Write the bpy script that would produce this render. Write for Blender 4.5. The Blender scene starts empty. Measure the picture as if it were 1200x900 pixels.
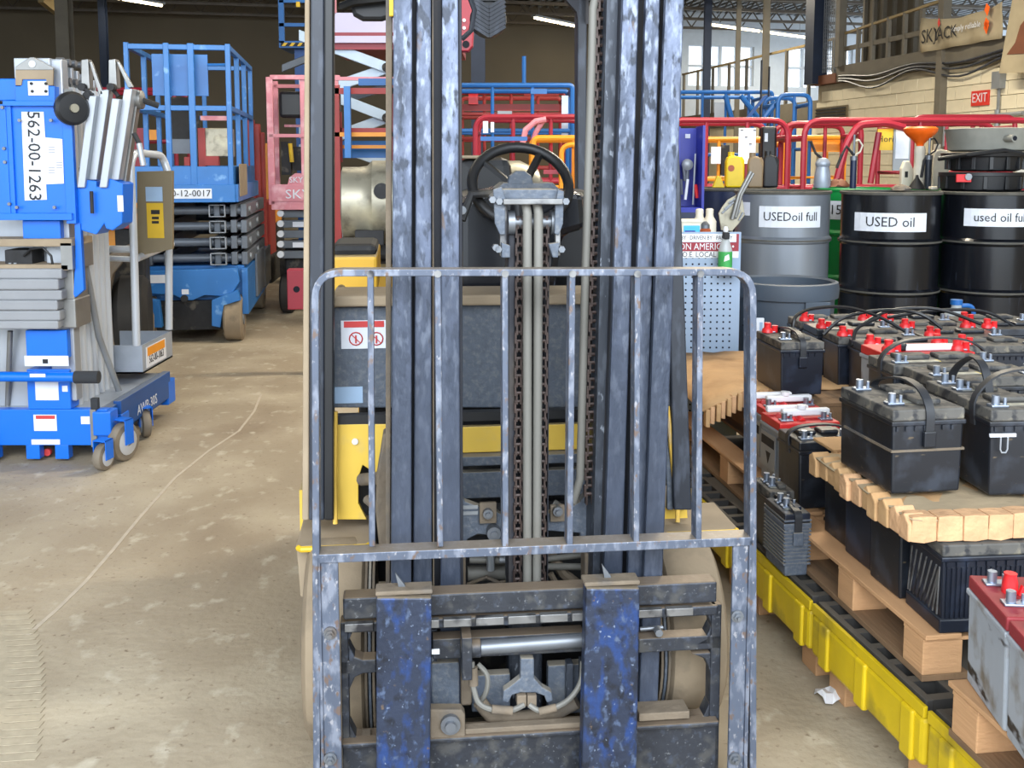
import bpy, bmesh, math, random
from mathutils import Vector, Matrix
S=bpy.context.scene; C=S.collection
random.seed(4)
# ---------------- camera, sky, lamps, exposure
F=1200.0; HC=1.46; PITCH=math.radians(6); PY=316.0
cd=bpy.data.cameras.new('camera'); cam=bpy.data.objects.new('camera',cd); C.objects.link(cam)
cam.location=(0,0,HC); cam.rotation_euler=(math.pi/2-PITCH,0,0)
cd.sensor_width=36; cd.lens=36; cd.shift_y=-(450-PY)/1200; cd.clip_end=300; cd.clip_start=.05
S.camera=cam
S.view_settings.view_transform='Standard'; S.view_settings.look='None'; S.view_settings.gamma=1
S.view_settings.exposure=0.33
W=bpy.data.worlds.new('sky'); S.world=W; W.use_nodes=True
bg=W.node_tree.nodes['Background']; bg.inputs[0].default_value=(.80,.90,1,1); bg.inputs[1].default_value=2.6
def area(name,loc,rot,sx,sy,pw,col):
    l=bpy.data.lights.new(name,'AREA'); l.shape='RECTANGLE'; l.size=sx; l.size_y=sy; l.energy=pw; l.color=col
    o=bpy.data.objects.new(name,l); C.objects.link(o); o.location=loc; o.rotation_euler=rot
    return o
area('bay_door_daylight',(0,-3.4,4.3),(math.radians(56),0,0),9,3.6,760,(.88,.94,1))
# ---------------- colour + material helpers
def lin(c):
    return tuple(((v/255)/12.92 if v/255<=.04045 else ((v/255+.055)/1.055)**2.4) for v in c)+(1,)
def mat(name,col,r=.5,m=0,var=.12,sc=6,wear=None,dust=None,bump=0,bsc=40,em=0,alpha=None,st=(1,1,1)):
    M=bpy.data.materials.new(name); M.use_nodes=True; nt=M.node_tree; N=nt.nodes; K=nt.links.new
    b=N['Principled BSDF']; b.inputs['Roughness'].default_value=r; b.inputs['Metallic'].default_value=m
    L=lin(col)
    if em:
        b.inputs['Base Color'].default_value=L; b.inputs['Emission Color'].default_value=L; b.inputs['Emission Strength'].default_value=em; return M
    tc=N.new('ShaderNodeTexCoord')
    def noise(s,st=(1,1,1),det=4):
        mp=N.new('ShaderNodeMapping'); mp.inputs['Scale'].default_value=st; K(tc.outputs['Object'],mp.inputs[0])
        n=N.new('ShaderNodeTexNoise'); n.inputs['Scale'].default_value=s; n.inputs['Detail'].default_value=det; K(mp.outputs[0],n.inputs['Vector']); return n
    def ramp(src,a,c0,c1,bb):
        cr=N.new('ShaderNodeValToRGB'); e=cr.color_ramp.elements; e[0].position=a; e[0].color=c0; e[1].position=bb; e[1].color=c1; K(src,cr.inputs[0]); return cr
    n=noise(sc,st); lo=tuple(v*(1-var) for v in L[:3])+(1,); hi=tuple(min(1,v*(1+var)) for v in L[:3])+(1,)
    cur=ramp(n.outputs['Fac'],.3,lo,hi,.7).outputs[0]
    def mix(cur,fac,col):
        mx=N.new('ShaderNodeMix'); mx.data_type='RGBA'; K(fac,mx.inputs['Factor']); K(cur,mx.inputs['A']); mx.inputs['B'].default_value=lin(col); return mx.outputs['Result']
    for wr in (wear or []):
        c2,s,a,bb,stt=wr[:5]
        fac=ramp(noise(s,stt,9).outputs['Fac'],a,(0,0,0,1),(1,1,1,1),bb).outputs[0]
        if len(wr)>5:   # wear masked by height: upper scrapes, with sky reflection painted in as well
            sz=N.new('ShaderNodeSeparateXYZ'); K(tc.outputs['Object'],sz.inputs[0]); mz_=N.new('ShaderNodeMapRange')
            mz_.inputs['From Min'].default_value,mz_.inputs['From Max'].default_value=wr[5]; mz_.inputs['To Min'].default_value=wr[6] if len(wr)>6 else 0
            K(sz.outputs['Z'],mz_.inputs['Value']); ml=N.new('ShaderNodeMath'); ml.operation='MULTIPLY'; K(fac,ml.inputs[0]); K(mz_.outputs[0],ml.inputs[1]); fac=ml.outputs[0]
        cur=mix(cur,fac,c2)
    if dust:
        c2,amt=dust
        g=N.new('ShaderNodeNewGeometry'); sx=N.new('ShaderNodeSeparateXYZ'); K(g.outputs['Normal'],sx.inputs[0])
        mr=N.new('ShaderNodeMapRange'); mr.inputs['From Min'].default_value=.4; mr.inputs['From Max'].default_value=.95; mr.inputs['To Max'].default_value=amt
        K(sx.outputs['Z'],mr.inputs['Value']); cur=mix(cur,mr.outputs[0],c2)
    K(cur,b.inputs['Base Color'])
    if bump:
        nb=noise(bsc,st); bp=N.new('ShaderNodeBump'); bp.inputs['Strength'].default_value=bump; bp.inputs['Distance'].default_value=.01
        K(nb.outputs['Fac'],bp.inputs['Height']); K(bp.outputs[0],b.inputs['Normal'])
    if alpha is not None: b.inputs['Alpha'].default_value=alpha
    return M
DUST=(150,135,112)
VS=(1,1,.12)
M=dict(
 floor=mat('concrete',(158,144,122),.72,0,.12,.7,[((180,168,146),1.4,.46,.68,(1,1,1)),((134,118,98),1.1,.55,.72,(1,.6,1)),((188,178,158),12,.58,.72,(1,.7,1)),((126,110,90),40,.62,.72,(1,1,1))],bump=.35,bsc=30),
 line=mat('pale_dusty_line',(184,172,154),.8,0,.1,20),
 track=mat('pale_dust_tread_print',(170,158,136),.9,0,.12,30),
 ceil=mat('dark_steel_deck',(38,34,32),.55,.3,.2,3), joist=mat('joist_steel',(84,76,66),.5,.4,.2,5),
 bwall=mat('brown_painted_block',(100,91,75),.85,0,.08,.6), cream=mat('cream_block',(214,204,178),.8,0,.07,4,bump=.2,bsc=60), mortar=mat('mortar_joint',(150,140,118),.9),
 white=mat('white_far_wall',(190,198,206),.8,0,.05), greybeam=mat('grey_mezzanine_paint',(104,98,86),.7,0,.12,4), navycol=mat('navy_column',(28,40,62),.5,.1), rustb=mat('rusty_beam',(110,66,44),.7), wood2=mat('yellow_wood_rail',(150,130,90),.7),
 mast=mat('mast_steel_grey',(52,57,66),.5,.3,.12,5,[((92,98,108),45,.52,.62,(1,1,.3),(.9,1.7),.35),((128,134,144),70,.62,.67,(1,1,.4))],bump=.15,st=(1,1,.2)),
 mastt=mat('scraped_mast_painted_sheen',(62,70,86),.42,.35,.1,5,[((100,109,130),24,.40,.60,(1,1,.2),(.95,1.55),.15),((130,138,154),70,.52,.66,(1,1,.3),(.9,1.6),.12),((44,50,62),60,.54,.62,(1,1,.35),(.9,1.5),.15),((92,78,68),30,.68,.74,(1,1,.3))],bump=.2,bsc=90,st=(1,1,.4)),  # upper rails lightened: scraped paint plus sky reflection put into the colour
 mdark=mat('mast_dark_web',(42,44,52),.6,.2,.2,8,[((74,66,56),12,.55,.7,VS)]),
 rest=mat('backrest_grey_paint',(84,92,108),.45,.3,.12,10,[((122,128,142),40,.50,.62,(1,1,.4)),((150,150,156),110,.60,.68,(1,1,.5)),((104,88,80),60,.58,.66,(1,1,.6))],dust=((148,134,116),.75)),
 fork=mat('fork_worn_navy',(42,50,68),.45,.3,.2,14,[((38,62,112),24,.50,.66,(1.6,1,.8)),((30,34,44),34,.54,.68,(1,1,.8)),((78,92,118),60,.58,.70,(1,1,.7)),((118,130,152),110,.66,.72,(1,1,.8)),((100,84,72),44,.66,.72,(1,1,1))],dust=(DUST,.8),bump=.2,bsc=60),
 carr=mat('carriage_black',(44,47,54),.5,.25,.2,10,[((72,72,72),26,.50,.66,(1,1,1)),((64,70,82),44,.56,.70,(1,1,1)),((100,102,106),110,.64,.72,(1,1,1))],dust=((126,110,92),.85),bump=.2),
 worn=mat('bare_worn_edge',(128,128,128),.4,.6,.2,20,[((56,56,60),14,.5,.62,(1,1,1))]),
 chrome=mat('dull_cylinder_steel',(116,120,126),.42,.6,.12,12,[((112,98,84),10,.6,.75,(1,1,1))]),
 dustst=mat('dust_caked_steel',(110,98,83),.85,0,.18,14,[((88,84,80),8,.5,.66,(1,1,1))],bump=.4),
 slate=mat('cowl_slate_grey',(82,90,102),.6,.05,.14,60,[((104,108,114),90,.5,.7,(1,1,1)),((118,116,110),8,.6,.8,(1,1,1))],dust=((150,142,128),.9),bump=.2,bsc=160),
 black=mat('black_rubber',(22,23,26),.45,0,.2,8,dust=((80,76,70),.3)), blackm=mat('black_gloss_paint',(16,18,24),.22,0,.1,5),
 vis=mat('guard_black',(38,43,53),.45,.1,.15,6,[((62,68,80),30,.52,.64,(1,1,.3))]),
 yel=mat('forklift_yellow',(218,182,72),.5,0,.08,5,[((190,168,110),8,.55,.75,(1,1,1))],dust=((158,142,116),.75)),
 yed=mat('bright_yellow',(210,172,36),.5,0,.08,8), yr=mat('worn_yellow_rod',(206,168,74),.5,0,.1,8,[((170,150,120),18,.55,.65,(1,1,.4))]),
 plate=mat('dusty_step_plate',(150,134,112),.85,0,.14,8), tyre=mat('dust_coated_tyre',(142,126,104),.9,0,.14,5,[((112,100,84),9,.5,.7,(1,1,1))],bump=.25),
 paper=mat('white_sticker',(214,218,226),.6,0,.04,20), red=mat('red_print',(200,60,60),.6), ink=mat('black_ink',(22,22,26),.6), blabel=mat('pale_blue_label',(150,176,204),.5),
 chain=mat('brown_oily_chain',(62,50,46),.5,.4,.35,60), hose=mat('grey_dusty_hose',(112,110,104),.6,.1,.12,10,st=VS),
 tank=mat('galvanised_tank',(158,152,134),.4,.5,.12,6,[((118,112,98),14,.5,.66,(1,1,1)),((184,176,150),8,.55,.75,(1,1,1))]),
 hood=mat('yellow_hood',(206,160,50),.5,0,.1,5,dust=((140,128,100),.8)),
 awp=mat('lift_blue',(0,104,214),.38,0,.05,4), awpd=mat('lift_deep_blue',(20,74,140),.45,0,.1,5,dust=((110,118,130),.8)), alu=mat('aluminium',(164,169,176),.36,.4,.08,10,st=VS), aluw=mat('bright_aluminium_rib',(196,202,210),.35,.25,.06,10,st=VS), alud=mat('dull_aluminium',(140,140,138),.45,.7,.15,8), gbox=mat('grey_plastic',(138,140,144),.5,0,.08,5),
 foam=mat('black_foam',(48,50,54),.9), tread=mat('grey_caster_rubber',(122,112,98),.7,0,.12,20),
 sblue=mat('scissor_blue',(40,108,176),.42,0,.1,5,[((110,158,206),10,.62,.72,(1,1,1))]), sgrey=mat('scissor_grey',(96,102,110),.45,.2,.1,6), brown=mat('brown_panel',(120,108,84),.6,.1,.1,4), galv=mat('galvanised_sheet',(158,166,178),.4,.3,.14,7),
 cred=mat('lift_red',(146,28,46),.42,0,.08,4), cpink=mat('faded_pink',(208,132,142),.5,0,.1,5,[((232,180,186),8,.5,.7,(1,1,1))]), cor=mat('lift_orange',(226,146,32),.45,0,.08,4), bblue=mat('basket_blue',(22,92,160),.45,0,.1,4), brick=mat('dull_red',(150,44,40),.5,0,.1,4), sarm=mat('pale_scissor_arm',(186,204,220),.42,.1,.06,4), lav=mat('pale_platform_side',(206,200,226),.45,0,.05,3),
 drumk=mat('black_drum',(14,16,22),.22,.0,.2,6,[((36,40,50),14,.6,.75,(3,3,.3))]), drumg=mat('grey_drum',(128,134,142),.35,.4,.1,5,st=(2,2,.3)), drumgn=mat('green_drum',(0,130,58),.4,0,.08,4), drumn=mat('navy_drum',(22,34,66),.35,0,.1), ring=mat('dusty_drum_ring',(84,82,76),.7,.2,.2,20),
 bingrey=mat('grey_bin_plastic',(66,76,88),.6,0,.12,4), peg=mat('pale_blue_pegboard',(146,166,190),.5,0,.05,3), hole=mat('hole_dark',(14,18,30),.9), blueb=mat('royal_blue_cabinet',(26,40,150),.4), 
 yjug=mat('yellow_plastic',(232,196,20),.4), tan=mat('tan_plastic',(140,118,88),.45), orange=mat('orange_plastic',(240,100,20),.4), offw=mat('offwhite_plastic',(214,206,188),.5), gwhite=mat('white_plastic',(224,226,230),.4), pan=mat('dusty_grey_pan',(128,128,120),.7,0,.2,6), greenl=mat('green_label',(60,160,80),.5), clear=mat('clear_plastic',(200,206,208),.15,0,.05,alpha=.62), bcyan=mat('cyan_label',(70,180,220),.5), brownb=mat('amber_label',(170,80,40),.5),
 batt=mat('battery_black',(25,28,34),.38,0,.18,9,[((46,51,60),14,.50,.66,(1,1,1)),((84,74,60),30,.66,.72,(1,1,3))],dust=((80,76,70),.45)),
 battn=mat('battery_navy_black',(24,29,40),.36,0,.15,9,[((42,50,66),12,.52,.66,(1,1,1))],dust=((64,66,68),.4)),
 battd=mat('battery_dusty_top',(84,82,78),.7,0,.2,14,[((44,45,48),22,.48,.56,(1,1,1)),((120,114,100),30,.6,.68,(1,1,1))]),
 battg=mat('battery_pale_grey',(150,154,158),.5,0,.08,8,[((110,104,94),7,.6,.72,(1,1,1))]),
 battw=mat('battery_grey_stained',(160,166,174),.5,0,.08,8,[((120,112,100),14,.5,.7,(1,1,1)),((44,38,36),11,.60,.66,(1,.7,1.8))]),
 redcap=mat('red_terminal_cap',(214,40,44),.4), redlid=mat('red_battery_lid',(196,34,34),.5,0,.1,10), drklid=mat('dusty_crimson_lid',(140,44,50),.6,0,.1,12), lead=mat('lead_post',(160,170,186),.35,.8,.1), strap=mat('black_strap',(40,42,46),.5,0,.15,20), metalc=mat('foil_label',(150,150,140),.5,.3,.3,40,[((190,170,60),20,.6,.64,(1,1,1))]),
 wood=mat('pale_pallet_wood',(190,146,104),.8,0,.14,4,[((130,96,66),5,.56,.72,(1,.15,3))],bump=.3,st=(1,.2,3)), woodd=mat('brown_pallet_wood',(128,100,72),.85,0,.16,5,[((92,72,54),6,.52,.7,(3,.3,1))],bump=.3,st=(3,.3,1)),
 card=mat('brown_paper',(186,148,104),.85,0,.1,8,[((160,122,80),5,.5,.7,(1,1,1))],bump=.5,bsc=25), cardl=mat('kraft_card_edge',(196,154,114),.85,0,.16,16,bump=.5,bsc=50), cardt=mat('dusty_card_top',(158,140,112),.9,0,.1,7,bump=.5,bsc=20),
 spill=mat('spill_pallet_yellow',(206,176,20),.5,0,.12,5,[((150,130,40),7,.6,.75,(1,1,1))],bump=.1), grate=mat('dark_grate',(50,48,46),.7,0,.2,14,dust=((96,90,80),.6)),
 glow=mat('fluorescent_tube',(255,236,190),em=9), banner=mat('faded_banner',(160,148,122),.8,0,.12,3,bump=.3,bsc=4), exitr=mat('exit_red',(200,50,40),.5),
 glassm=mat('window_glass',(235,242,250),.1,0,.02,alpha=.25), wheelr=mat('wheel_rim_white',(190,194,200),.4,.3), tyb=mat('dark_tyre',(40,38,36),.8,0,.2,10), lgrey=mat('light_grey_steel',(140,144,148),.4,.3), gear=mat('dark_machinery',(32,32,34),.7,0,.3,20,[((90,84,74),9,.6,.7,(1,1,1))]),
)
# ---------------- mesh builder
class MB:
    def __init__(s): s.v=[]; s.f=[]; s.sm=False
    def ext(s,pts,vec):
        n=len(pts); b=len(s.v); vec=Vector(vec); pts=[Vector(p) for p in pts]
        s.v+=[p for p in pts]+[p+vec for p in pts]
        s.f.append(tuple(range(b,b+n))); s.f.append(tuple(range(b+2*n-1,b+n-1,-1)))
        for i in range(n):
            j=(i+1)%n; s.f.append((b+j,b+i,b+n+i,b+n+j))
        return s
    def box(s,x0,x1,y0,y1,z0,z1): return s.ext([(x0,y0,z0),(x1,y0,z0),(x1,y0,z1),(x0,y0,z1)],(0,y1-y0,0))
    def bar(s,a,b,w,h,up=(0,0,1)):
        a=Vector(a); b=Vector(b); d=(b-a).normalized(); u=Vector(up)
        if abs(d.dot(u))>.98: u=Vector((0,1,0))
        x=d.cross(u).normalized(); y=x.cross(d).normalized()
        return s.ext([a+x*(i*w/2)+y*(j*h/2) for i,j in ((-1,-1),(1,-1),(1,1),(-1,1))],b-a)
    def tube(s,pts,r,n=8,closed=False,rs=None):
        pts=[Vector(p) for p in pts]; m=len(pts); b0=len(s.v); px=None
        for i,p in enumerate(pts):
            if closed: t=pts[(i+1)%m]-pts[i-1]
            else: t=(pts[min(i+1,m-1)]-pts[max(i-1,0)])
            t.normalize()
            if px is None:
                u=Vector((0,0,1)) if abs(t.z)<.9 else Vector((0,1,0)); x=t.cross(u).normalized()
            else:
                x=(px-t*px.dot(t)).normalized()
            px=x; y=t.cross(x); rr=rs[i] if rs else r
            for k in range(n):
                a=2*math.pi*k/n; s.v.append(p+x*math.cos(a)*rr+y*math.sin(a)*rr)
        for i in range(m if closed else m-1):
            i2=(i+1)%m
            for k in range(n):
                k2=(k+1)%n; s.f.append((b0+i*n+k,b0+i*n+k2,b0+i2*n+k2,b0+i2*n+k))
        if not closed:
            s.f.append(tuple(b0+k for k in range(n-1,-1,-1))); s.f.append(tuple(b0+(m-1)*n+k for k in range(n)))
        s.sm=True; return s
    def cyl(s,a,b,r,n=16,r2=None): return s.tube([a,b],r,n,rs=[r,r if r2 is None else r2])
    def lathe(s,prof,c=(0,0,0),n=24,ax='z',sx=1,sy=1):
        c=Vector(c); b=len(s.v); m=len(prof)
        for r,z in prof:
            for k in range(n):
                a=2*math.pi*k/n; p=(r*math.cos(a)*sx,r*math.sin(a)*sy,z)
                if ax=='x': p=(p[2],p[0],p[1])
                if ax=='y': p=(p[0],p[2],p[1])
                s.v.append(c+Vector(p))
        for i in range(m-1):
            for k in range(n):
                k2=(k+1)%n; q=(b+i*n+k,b+i*n+k2,b+(i+1)*n+k2,b+(i+1)*n+k); s.f.append(q)
        s.f.append(tuple(b+k for k in range(n-1,-1,-1))); s.f.append(tuple(b+(m-1)*n+k for k in range(n)))
        s.sm=True; return s
    def quad(s,*p):
        b=len(s.v); s.v+=[Vector(q) for q in p]; s.f.append(tuple(range(b,b+len(p)))); return s
    def ob(s,name,m,par=None,bev=0,sm=None):
        me=bpy.data.meshes.new(name); me.from_pydata([tuple(v) for v in s.v],[],s.f)
        bm=bmesh.new(); bm.from_mesh(me); bmesh.ops.recalc_face_normals(bm,faces=bm.faces); bm.to_mesh(me); bm.free()
        if s.sm:
            me.shade_smooth(); me.set_sharp_from_angle(angle=math.radians(38))
        me.materials.append(M[m] if isinstance(m,str) else m)
        o=bpy.data.objects.new(name,me); C.objects.link(o)
        if par is not None: o.parent=par
        if bev:
            bv=o.modifiers.new('b','BEVEL'); bv.width=bev; bv.segments=2; bv.limit_method='ANGLE'; bv.angle_limit=math.radians(50)
        return o
def tag(o,label=None,cat=None,group=None,kind=None):
    for k,v in (('label',label),('category',cat),('group',group),('kind',kind)):
        if v: o[k]=v
    return o
def ray(px,py):
    fw=Vector((0,math.cos(PITCH),-math.sin(PITCH))); up=Vector((0,math.sin(PITCH),math.cos(PITCH)))
    return fw+Vector(((px-600)/F,0,0))+up*((PY-py)/F)
def fix(X,D,z):
    r=ray(600+F*X/D,190+F*(HC-z)/D); t=(z-HC)/r.z; return r.x*t,r.y*t
class Fr:
    """local frame standing at (ox,oy,oz), turned by yaw; turns sight lines into local points"""
    def __init__(s,ox,oy,yaw=0,oz=0):
        s.o=Vector((ox,oy,oz)); s.a=math.radians(yaw); c,d=math.cos(s.a),math.sin(s.a)
        s.x=Vector((c,d,0)); s.y=Vector((-d,c,0)); s.mw=Matrix.Translation(s.o)@Matrix.Rotation(s.a,4,'Z')
    def loc(s,g): q=g-s.o; return Vector((q.dot(s.x),q.dot(s.y),q.z))
    def L(s,px,py,w):
        r=ray(px,py); t=(w-(Vector((0,0,HC))-s.o).dot(s.y))/r.dot(s.y); return s.loc(Vector((0,0,HC))+r*t)
    def G(s,px,py,z):
        r=ray(px,py); t=(z+s.o.z-HC)/r.z; return s.loc(Vector((0,0,HC))+r*t)
    def put(s,o): o.matrix_world=s.mw.copy(); return o
    def thing(s,name,label,cat,group=None):
        o=bpy.data.objects.new(name,None); C.objects.link(o); o.empty_display_size=.1; s.put(o); return tag(o,label,cat,group)
    # builders guided by sight lines
    def rect(s,mb,x0,y0,x1,y1,w,d):
        a=s.L(x0,y1,w); b=s.L(x1,y0,w); return mb.box(a.x,b.x,w,w+d,a.z,b.z)
    def poly(s,mb,pts,w,d): return mb.ext([s.L(x,y,w) for x,y in pts],(0,d,0))
    def many(s,name,m,par,fs,bev=0):
        out=[]
        for f in fs:
            mb=MB(); f(mb); out.append(mb.ob(name,m,par,bev))
        return out[0]
    def R(s,name,m,par,rs,bev=0): return s.many(name,m,par,[(lambda mb,r=r:s.rect(mb,*r)) for r in rs],bev)
    def P(s,name,m,par,ps,bev=0): return s.many(name,m,par,[(lambda mb,p=p:s.poly(mb,*p)) for p in ps],bev)
    def T(s,name,m,par,ts,n=8): return s.many(name,m,par,[(lambda mb,t=t:mb.tube([s.L(*p) for p in t[0]],t[1],n)) for t in ts])
    def B(s,name,m,par,bs,bev=0): return s.many(name,m,par,[(lambda mb,b=b:mb.box(*b)) for b in bs],bev)
    def RT(s,name,m,par,ts,rad=.06,n=8): return s.many(name,m,par,[(lambda mb,t=t:mb.tube(arc([s.L(*p) for p in t[0]],rad),t[1],n)) for t in ts])
def arc(pts,r,n=5):
    """round the inner corners of a polyline"""
    P=[Vector(p) for p in pts]; out=[P[0]]
    for i in range(1,len(P)-1):
        a,b,c=P[i-1],P[i],P[i+1]; d1=(a-b); d2=(c-b); q=min(r,d1.length*.49,d2.length*.49)
        s1=b+d1.normalized()*q; s2=b+d2.normalized()*q
        for k in range(n+1):
            t=k/n; out.append(s1*(1-t)**2+b*2*t*(1-t)+s2*t*t)
    out.append(P[-1]); return out
def copy(o,par=None):
    c=o.copy(); C.objects.link(c)
    if par is not None: c.parent=par
    for ch in list(o.children): copy(ch,c)
    return c
def text(s,size,m,par,loc,rot=(math.pi/2,0,0),name='lettering',wx=1,al='CENTER'):
    cu=bpy.data.curves.new('t','FONT'); cu.body=s; cu.size=size; cu.align_x=al; cu.align_y='CENTER'; cu.extrude=.0004; cu.resolution_u=2
    o=bpy.data.objects.new('t',cu); C.objects.link(o); dg=bpy.context.evaluated_depsgraph_get(); dg.update()
    me=bpy.data.meshes.new_from_object(o.evaluated_get(dg)); bpy.data.objects.remove(o)
    me.materials.clear(); me.materials.append(M[m]); q=bpy.data.objects.new(name,me); C.objects.link(q)
    q.parent=par; q.location=loc; q.rotation_euler=rot; q.scale=(wx,1,1); return q
def rp(par,name,x0,x1,z0,z1,y,m='paper',t=.002):  # thin sheet facing the camera side
    return MB().box(x0,x1,y-t,y,z0,z1).ob(name,m,par)
# ================= SETTING
st=lambda o:tag(o,kind='structure')
st(MB().box(-16,12,-4.0,36,-.2,0).ob('floor','floor'))
# pale line curving over the floor, tyre tread print
G0=Fr(0,0,0)
pl=[G0.G(x,y,.001) for x,y in ((28,748),(66,715),(100,682),(132,645),(165,605),(205,560),(245,528),(280,505),(298,482),(306,462))]
mb=MB()
for a,b in zip(pl,pl[1:]): mb.bar(a,b,.014,.002)
st(mb.ob('trim_1','line'))
mb=MB(); TA=G0.G(22,722,0); TB=G0.G(30,905,0)
for i in range(24):
    y0=TB.y+(TA.y-TB.y)*i/24+.05; xr=TB.x+(TA.x-TB.x)*i/24+.03*math.sin(i*.13); 
    mb.ext([(xr,y0,.001),(xr-.09,y0-.012,.001),(xr-.14,y0+.008,.001),(xr-.5,y0+.002,.001),(xr-.5,y0+.03,.001),(xr-.14,y0+.036,.001),(xr-.09,y0+.016,.001),(xr,y0+.03,.001)],(0,0,.0015))
st(mb.ob('trim_2','track'))
# back wall, turned 12 degrees, with two window openings
BW=Fr(-13.4,26.9,12.2)
w1a,w1b=BW.L(806,100,0),BW.L(884,55,0); w2a,w2b=BW.L(922,96,0),BW.L(1000,52,0); HT=5.9
x0,x1=-4,34
b=MB(); b.box(x0,w1a.x-1.2,0,.3,0,HT)
st(BW.put(b.ob('wall_back','bwall')))
b=MB(); b.box(w1a.x-1.2,w1a.x,0,.3,0,HT); b.box(w1a.x,x1,0,.3,0,w1a.z); b.box(w1a.x,x1,0,.3,w1b.z,HT); b.box(w1b.x,w2a.x,0,.3,w1a.z,w1b.z); b.box(w2b.x,x1,0,.3,w1a.z,w1b.z)
st(BW.put(b.ob('wall_back_bay','white')))
for n,(a,c) in enumerate(((w1a,w1b),(w2a,w2b))):
    e=st(BW.put(MB().box(a.x,c.x,.12,.13,w1a.z,w1b.z).ob('window_%d'%(n+1),'glassm')))
    k=4
    for i in range(k+1):
        x=a.x+(c.x-a.x)*i/k; MB().box(x-.035,x+.035,.05,.2,w1a.z,w1b.z).ob('mullion','white',e)
    MB().box(a.x,c.x,.05,.2,(w1a.z*.5+w1b.z*.5)-.03,(w1a.z+w1b.z)/2+.03).ob('transom','white',e)
# ceiling deck with ribs and open web joists
bx=BW
o=MB(); o.box(-6,34,-31,.3,5.9,6.0); st(BW.put(o.ob('ceiling','ceil')))
for i in range(14):
    y=-1.0-i*1.75; m=MB(); m.bar((-6,y,5.82),(30,y,5.82),.1,.08); m.bar((-6,y,5.28),(30,y,5.28),.09,.07)
    for k in range(48):
        xa=-6+k*.75; m.bar((xa,y,5.3),(xa+.375,y,5.8),.03,.03); m.bar((xa+.375,y,5.8),(xa+.75,y,5.3),.03,.03)
    st(BW.put(m.ob('trim_%d'%(3+i),'joist')))
m=MB()
for i in range(80): m.bar((14+i*.25,-30,5.88),(14+i*.25,0,5.88),.1,.05)
t=st(BW.put(m.ob('trim_20','lgrey')))
st(MB().box(-16,-15.8,-4,36,0,6).ob('wall_left','bwall'))
# right block wall: x runs away from the camera, y points into the room
RW=Fr(6.9,15,101)
WL0,WL1=-22,5.2
b=MB(); b.box(WL0,WL1,-.4,-.035,0,2.92); b.box(WL0,-1.6,-.035,0,0,2.92)
wr=st(RW.put(b.ob('wall_right','mortar')))
bs=MB(); bs.box(-.196,.196,-.036,.0,-.0965,.0965); blk=bs.ob('block','cream',wr,bev=.006); first=True
for r in range(15):
    for c in range(17):
        x=-1.4+c*.4+(.2 if r%2 else 0); z=.1+r*.2
        if x+.2>5.2 or z+.1>2.93: continue
        if r<5: continue
        o=blk if first else copy(blk,wr); first=False; o.location=(x,random.uniform(-.004,.003),z)
MB().box(-1.6,5.2,-.035,0,0,1.0).ob('lower_panel','cream',wr)
# mezzanine on top of the right wall
mz=RW
o=MB(); o.box(WL0,4.35,-6,.06,2.93,3.22); st(RW.put(o.ob('trim_21','greybeam')))
o=MB(); o.box(4.35,5.3,-.3,.08,2.93,3.1); st(RW.put(o.ob('trim_22','rustb')))
RL=RW.thing('mezzanine_railing','grey stud framed guard rail with yellow top board above block wall','railing'); RL.location.z=0
top=MB(); top.bar((4.2,0,3.80),(1.2,0,3.95),.05,.04); top.ob('top_board','wood2',RL)
for i in range(7): MB().box(1.25+i*.49-.03,1.25+i*.49+.03,-.03,.03,3.22,3.84 if i>4 else 3.9).ob('post','greybeam',RL)
MB().box(1.2,4.2,-.02,.02,3.48,3.56).ob('mid_board','greybeam',RL)
# tall partition behind the rail
q0,q1=RW.L(1078,40,-.9).x,RW.L(1017,40,-.9).x; pt=MB(); pt.box(q0,q1,-.95,-.85,3.22,5.9); st(RW.put(pt.ob('wall_partition','bwall')))
for i in range(6): st(RW.put(MB().box(q0+(q1-q0-.06)*i/5,q0+(q1-q0-.06)*i/5+.06,-.85,-.78,3.22,5.9).ob('trim_%d'%(23+i),'greybeam')))
for i,(x,w) in enumerate(((4.25,.07),(1.08,.07),(-.9,.06))): st(RW.put(MB().box(x-w,x+w,-.02,.12,3.2 if i!=1 else 1.4,5.9).ob('trim_%d'%(30+i),'greybeam')))
st(RW.put(MB().box(5.0,5.35,-.1,.2,2.95,5.9).ob('trim_33','navycol')))
# chain link screen
m=MB()
for k in range(14):
    for s_ in (1,-1):
        m.bar((4.35+(k*.07 if s_>0 else .65-(k-7)*.07),0,3.15),(4.35+(k*.07 if s_>0 else .65-(k-7)*.07)+0.0,0,5.6),.008,.008)
for k in range(34): m.bar((4.35,.0,3.18+k*.07),(5.0,.0,3.22+k*.07),.008,.008)
sc=RW.put(m.ob('chain_link_screen','lgrey')); tag(sc,'grey wire mesh screen beside navy column above wall','screen')
# cables on mezzanine beam
m=MB()
for k,(dz,sg) in enumerate(((0,.12),(-.04,.2),(.05,.08))):
    m.tube([(4.2-4.8*t,.09,2.98+dz-sg*math.sin(t*math.pi*2)**2) for t in [i/24 for i in range(25)]],.018,6)
tag(RW.put(m.ob('cable_bundle','vis')),'dark sagging cables strung along the mezzanine beam','cable')
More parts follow.
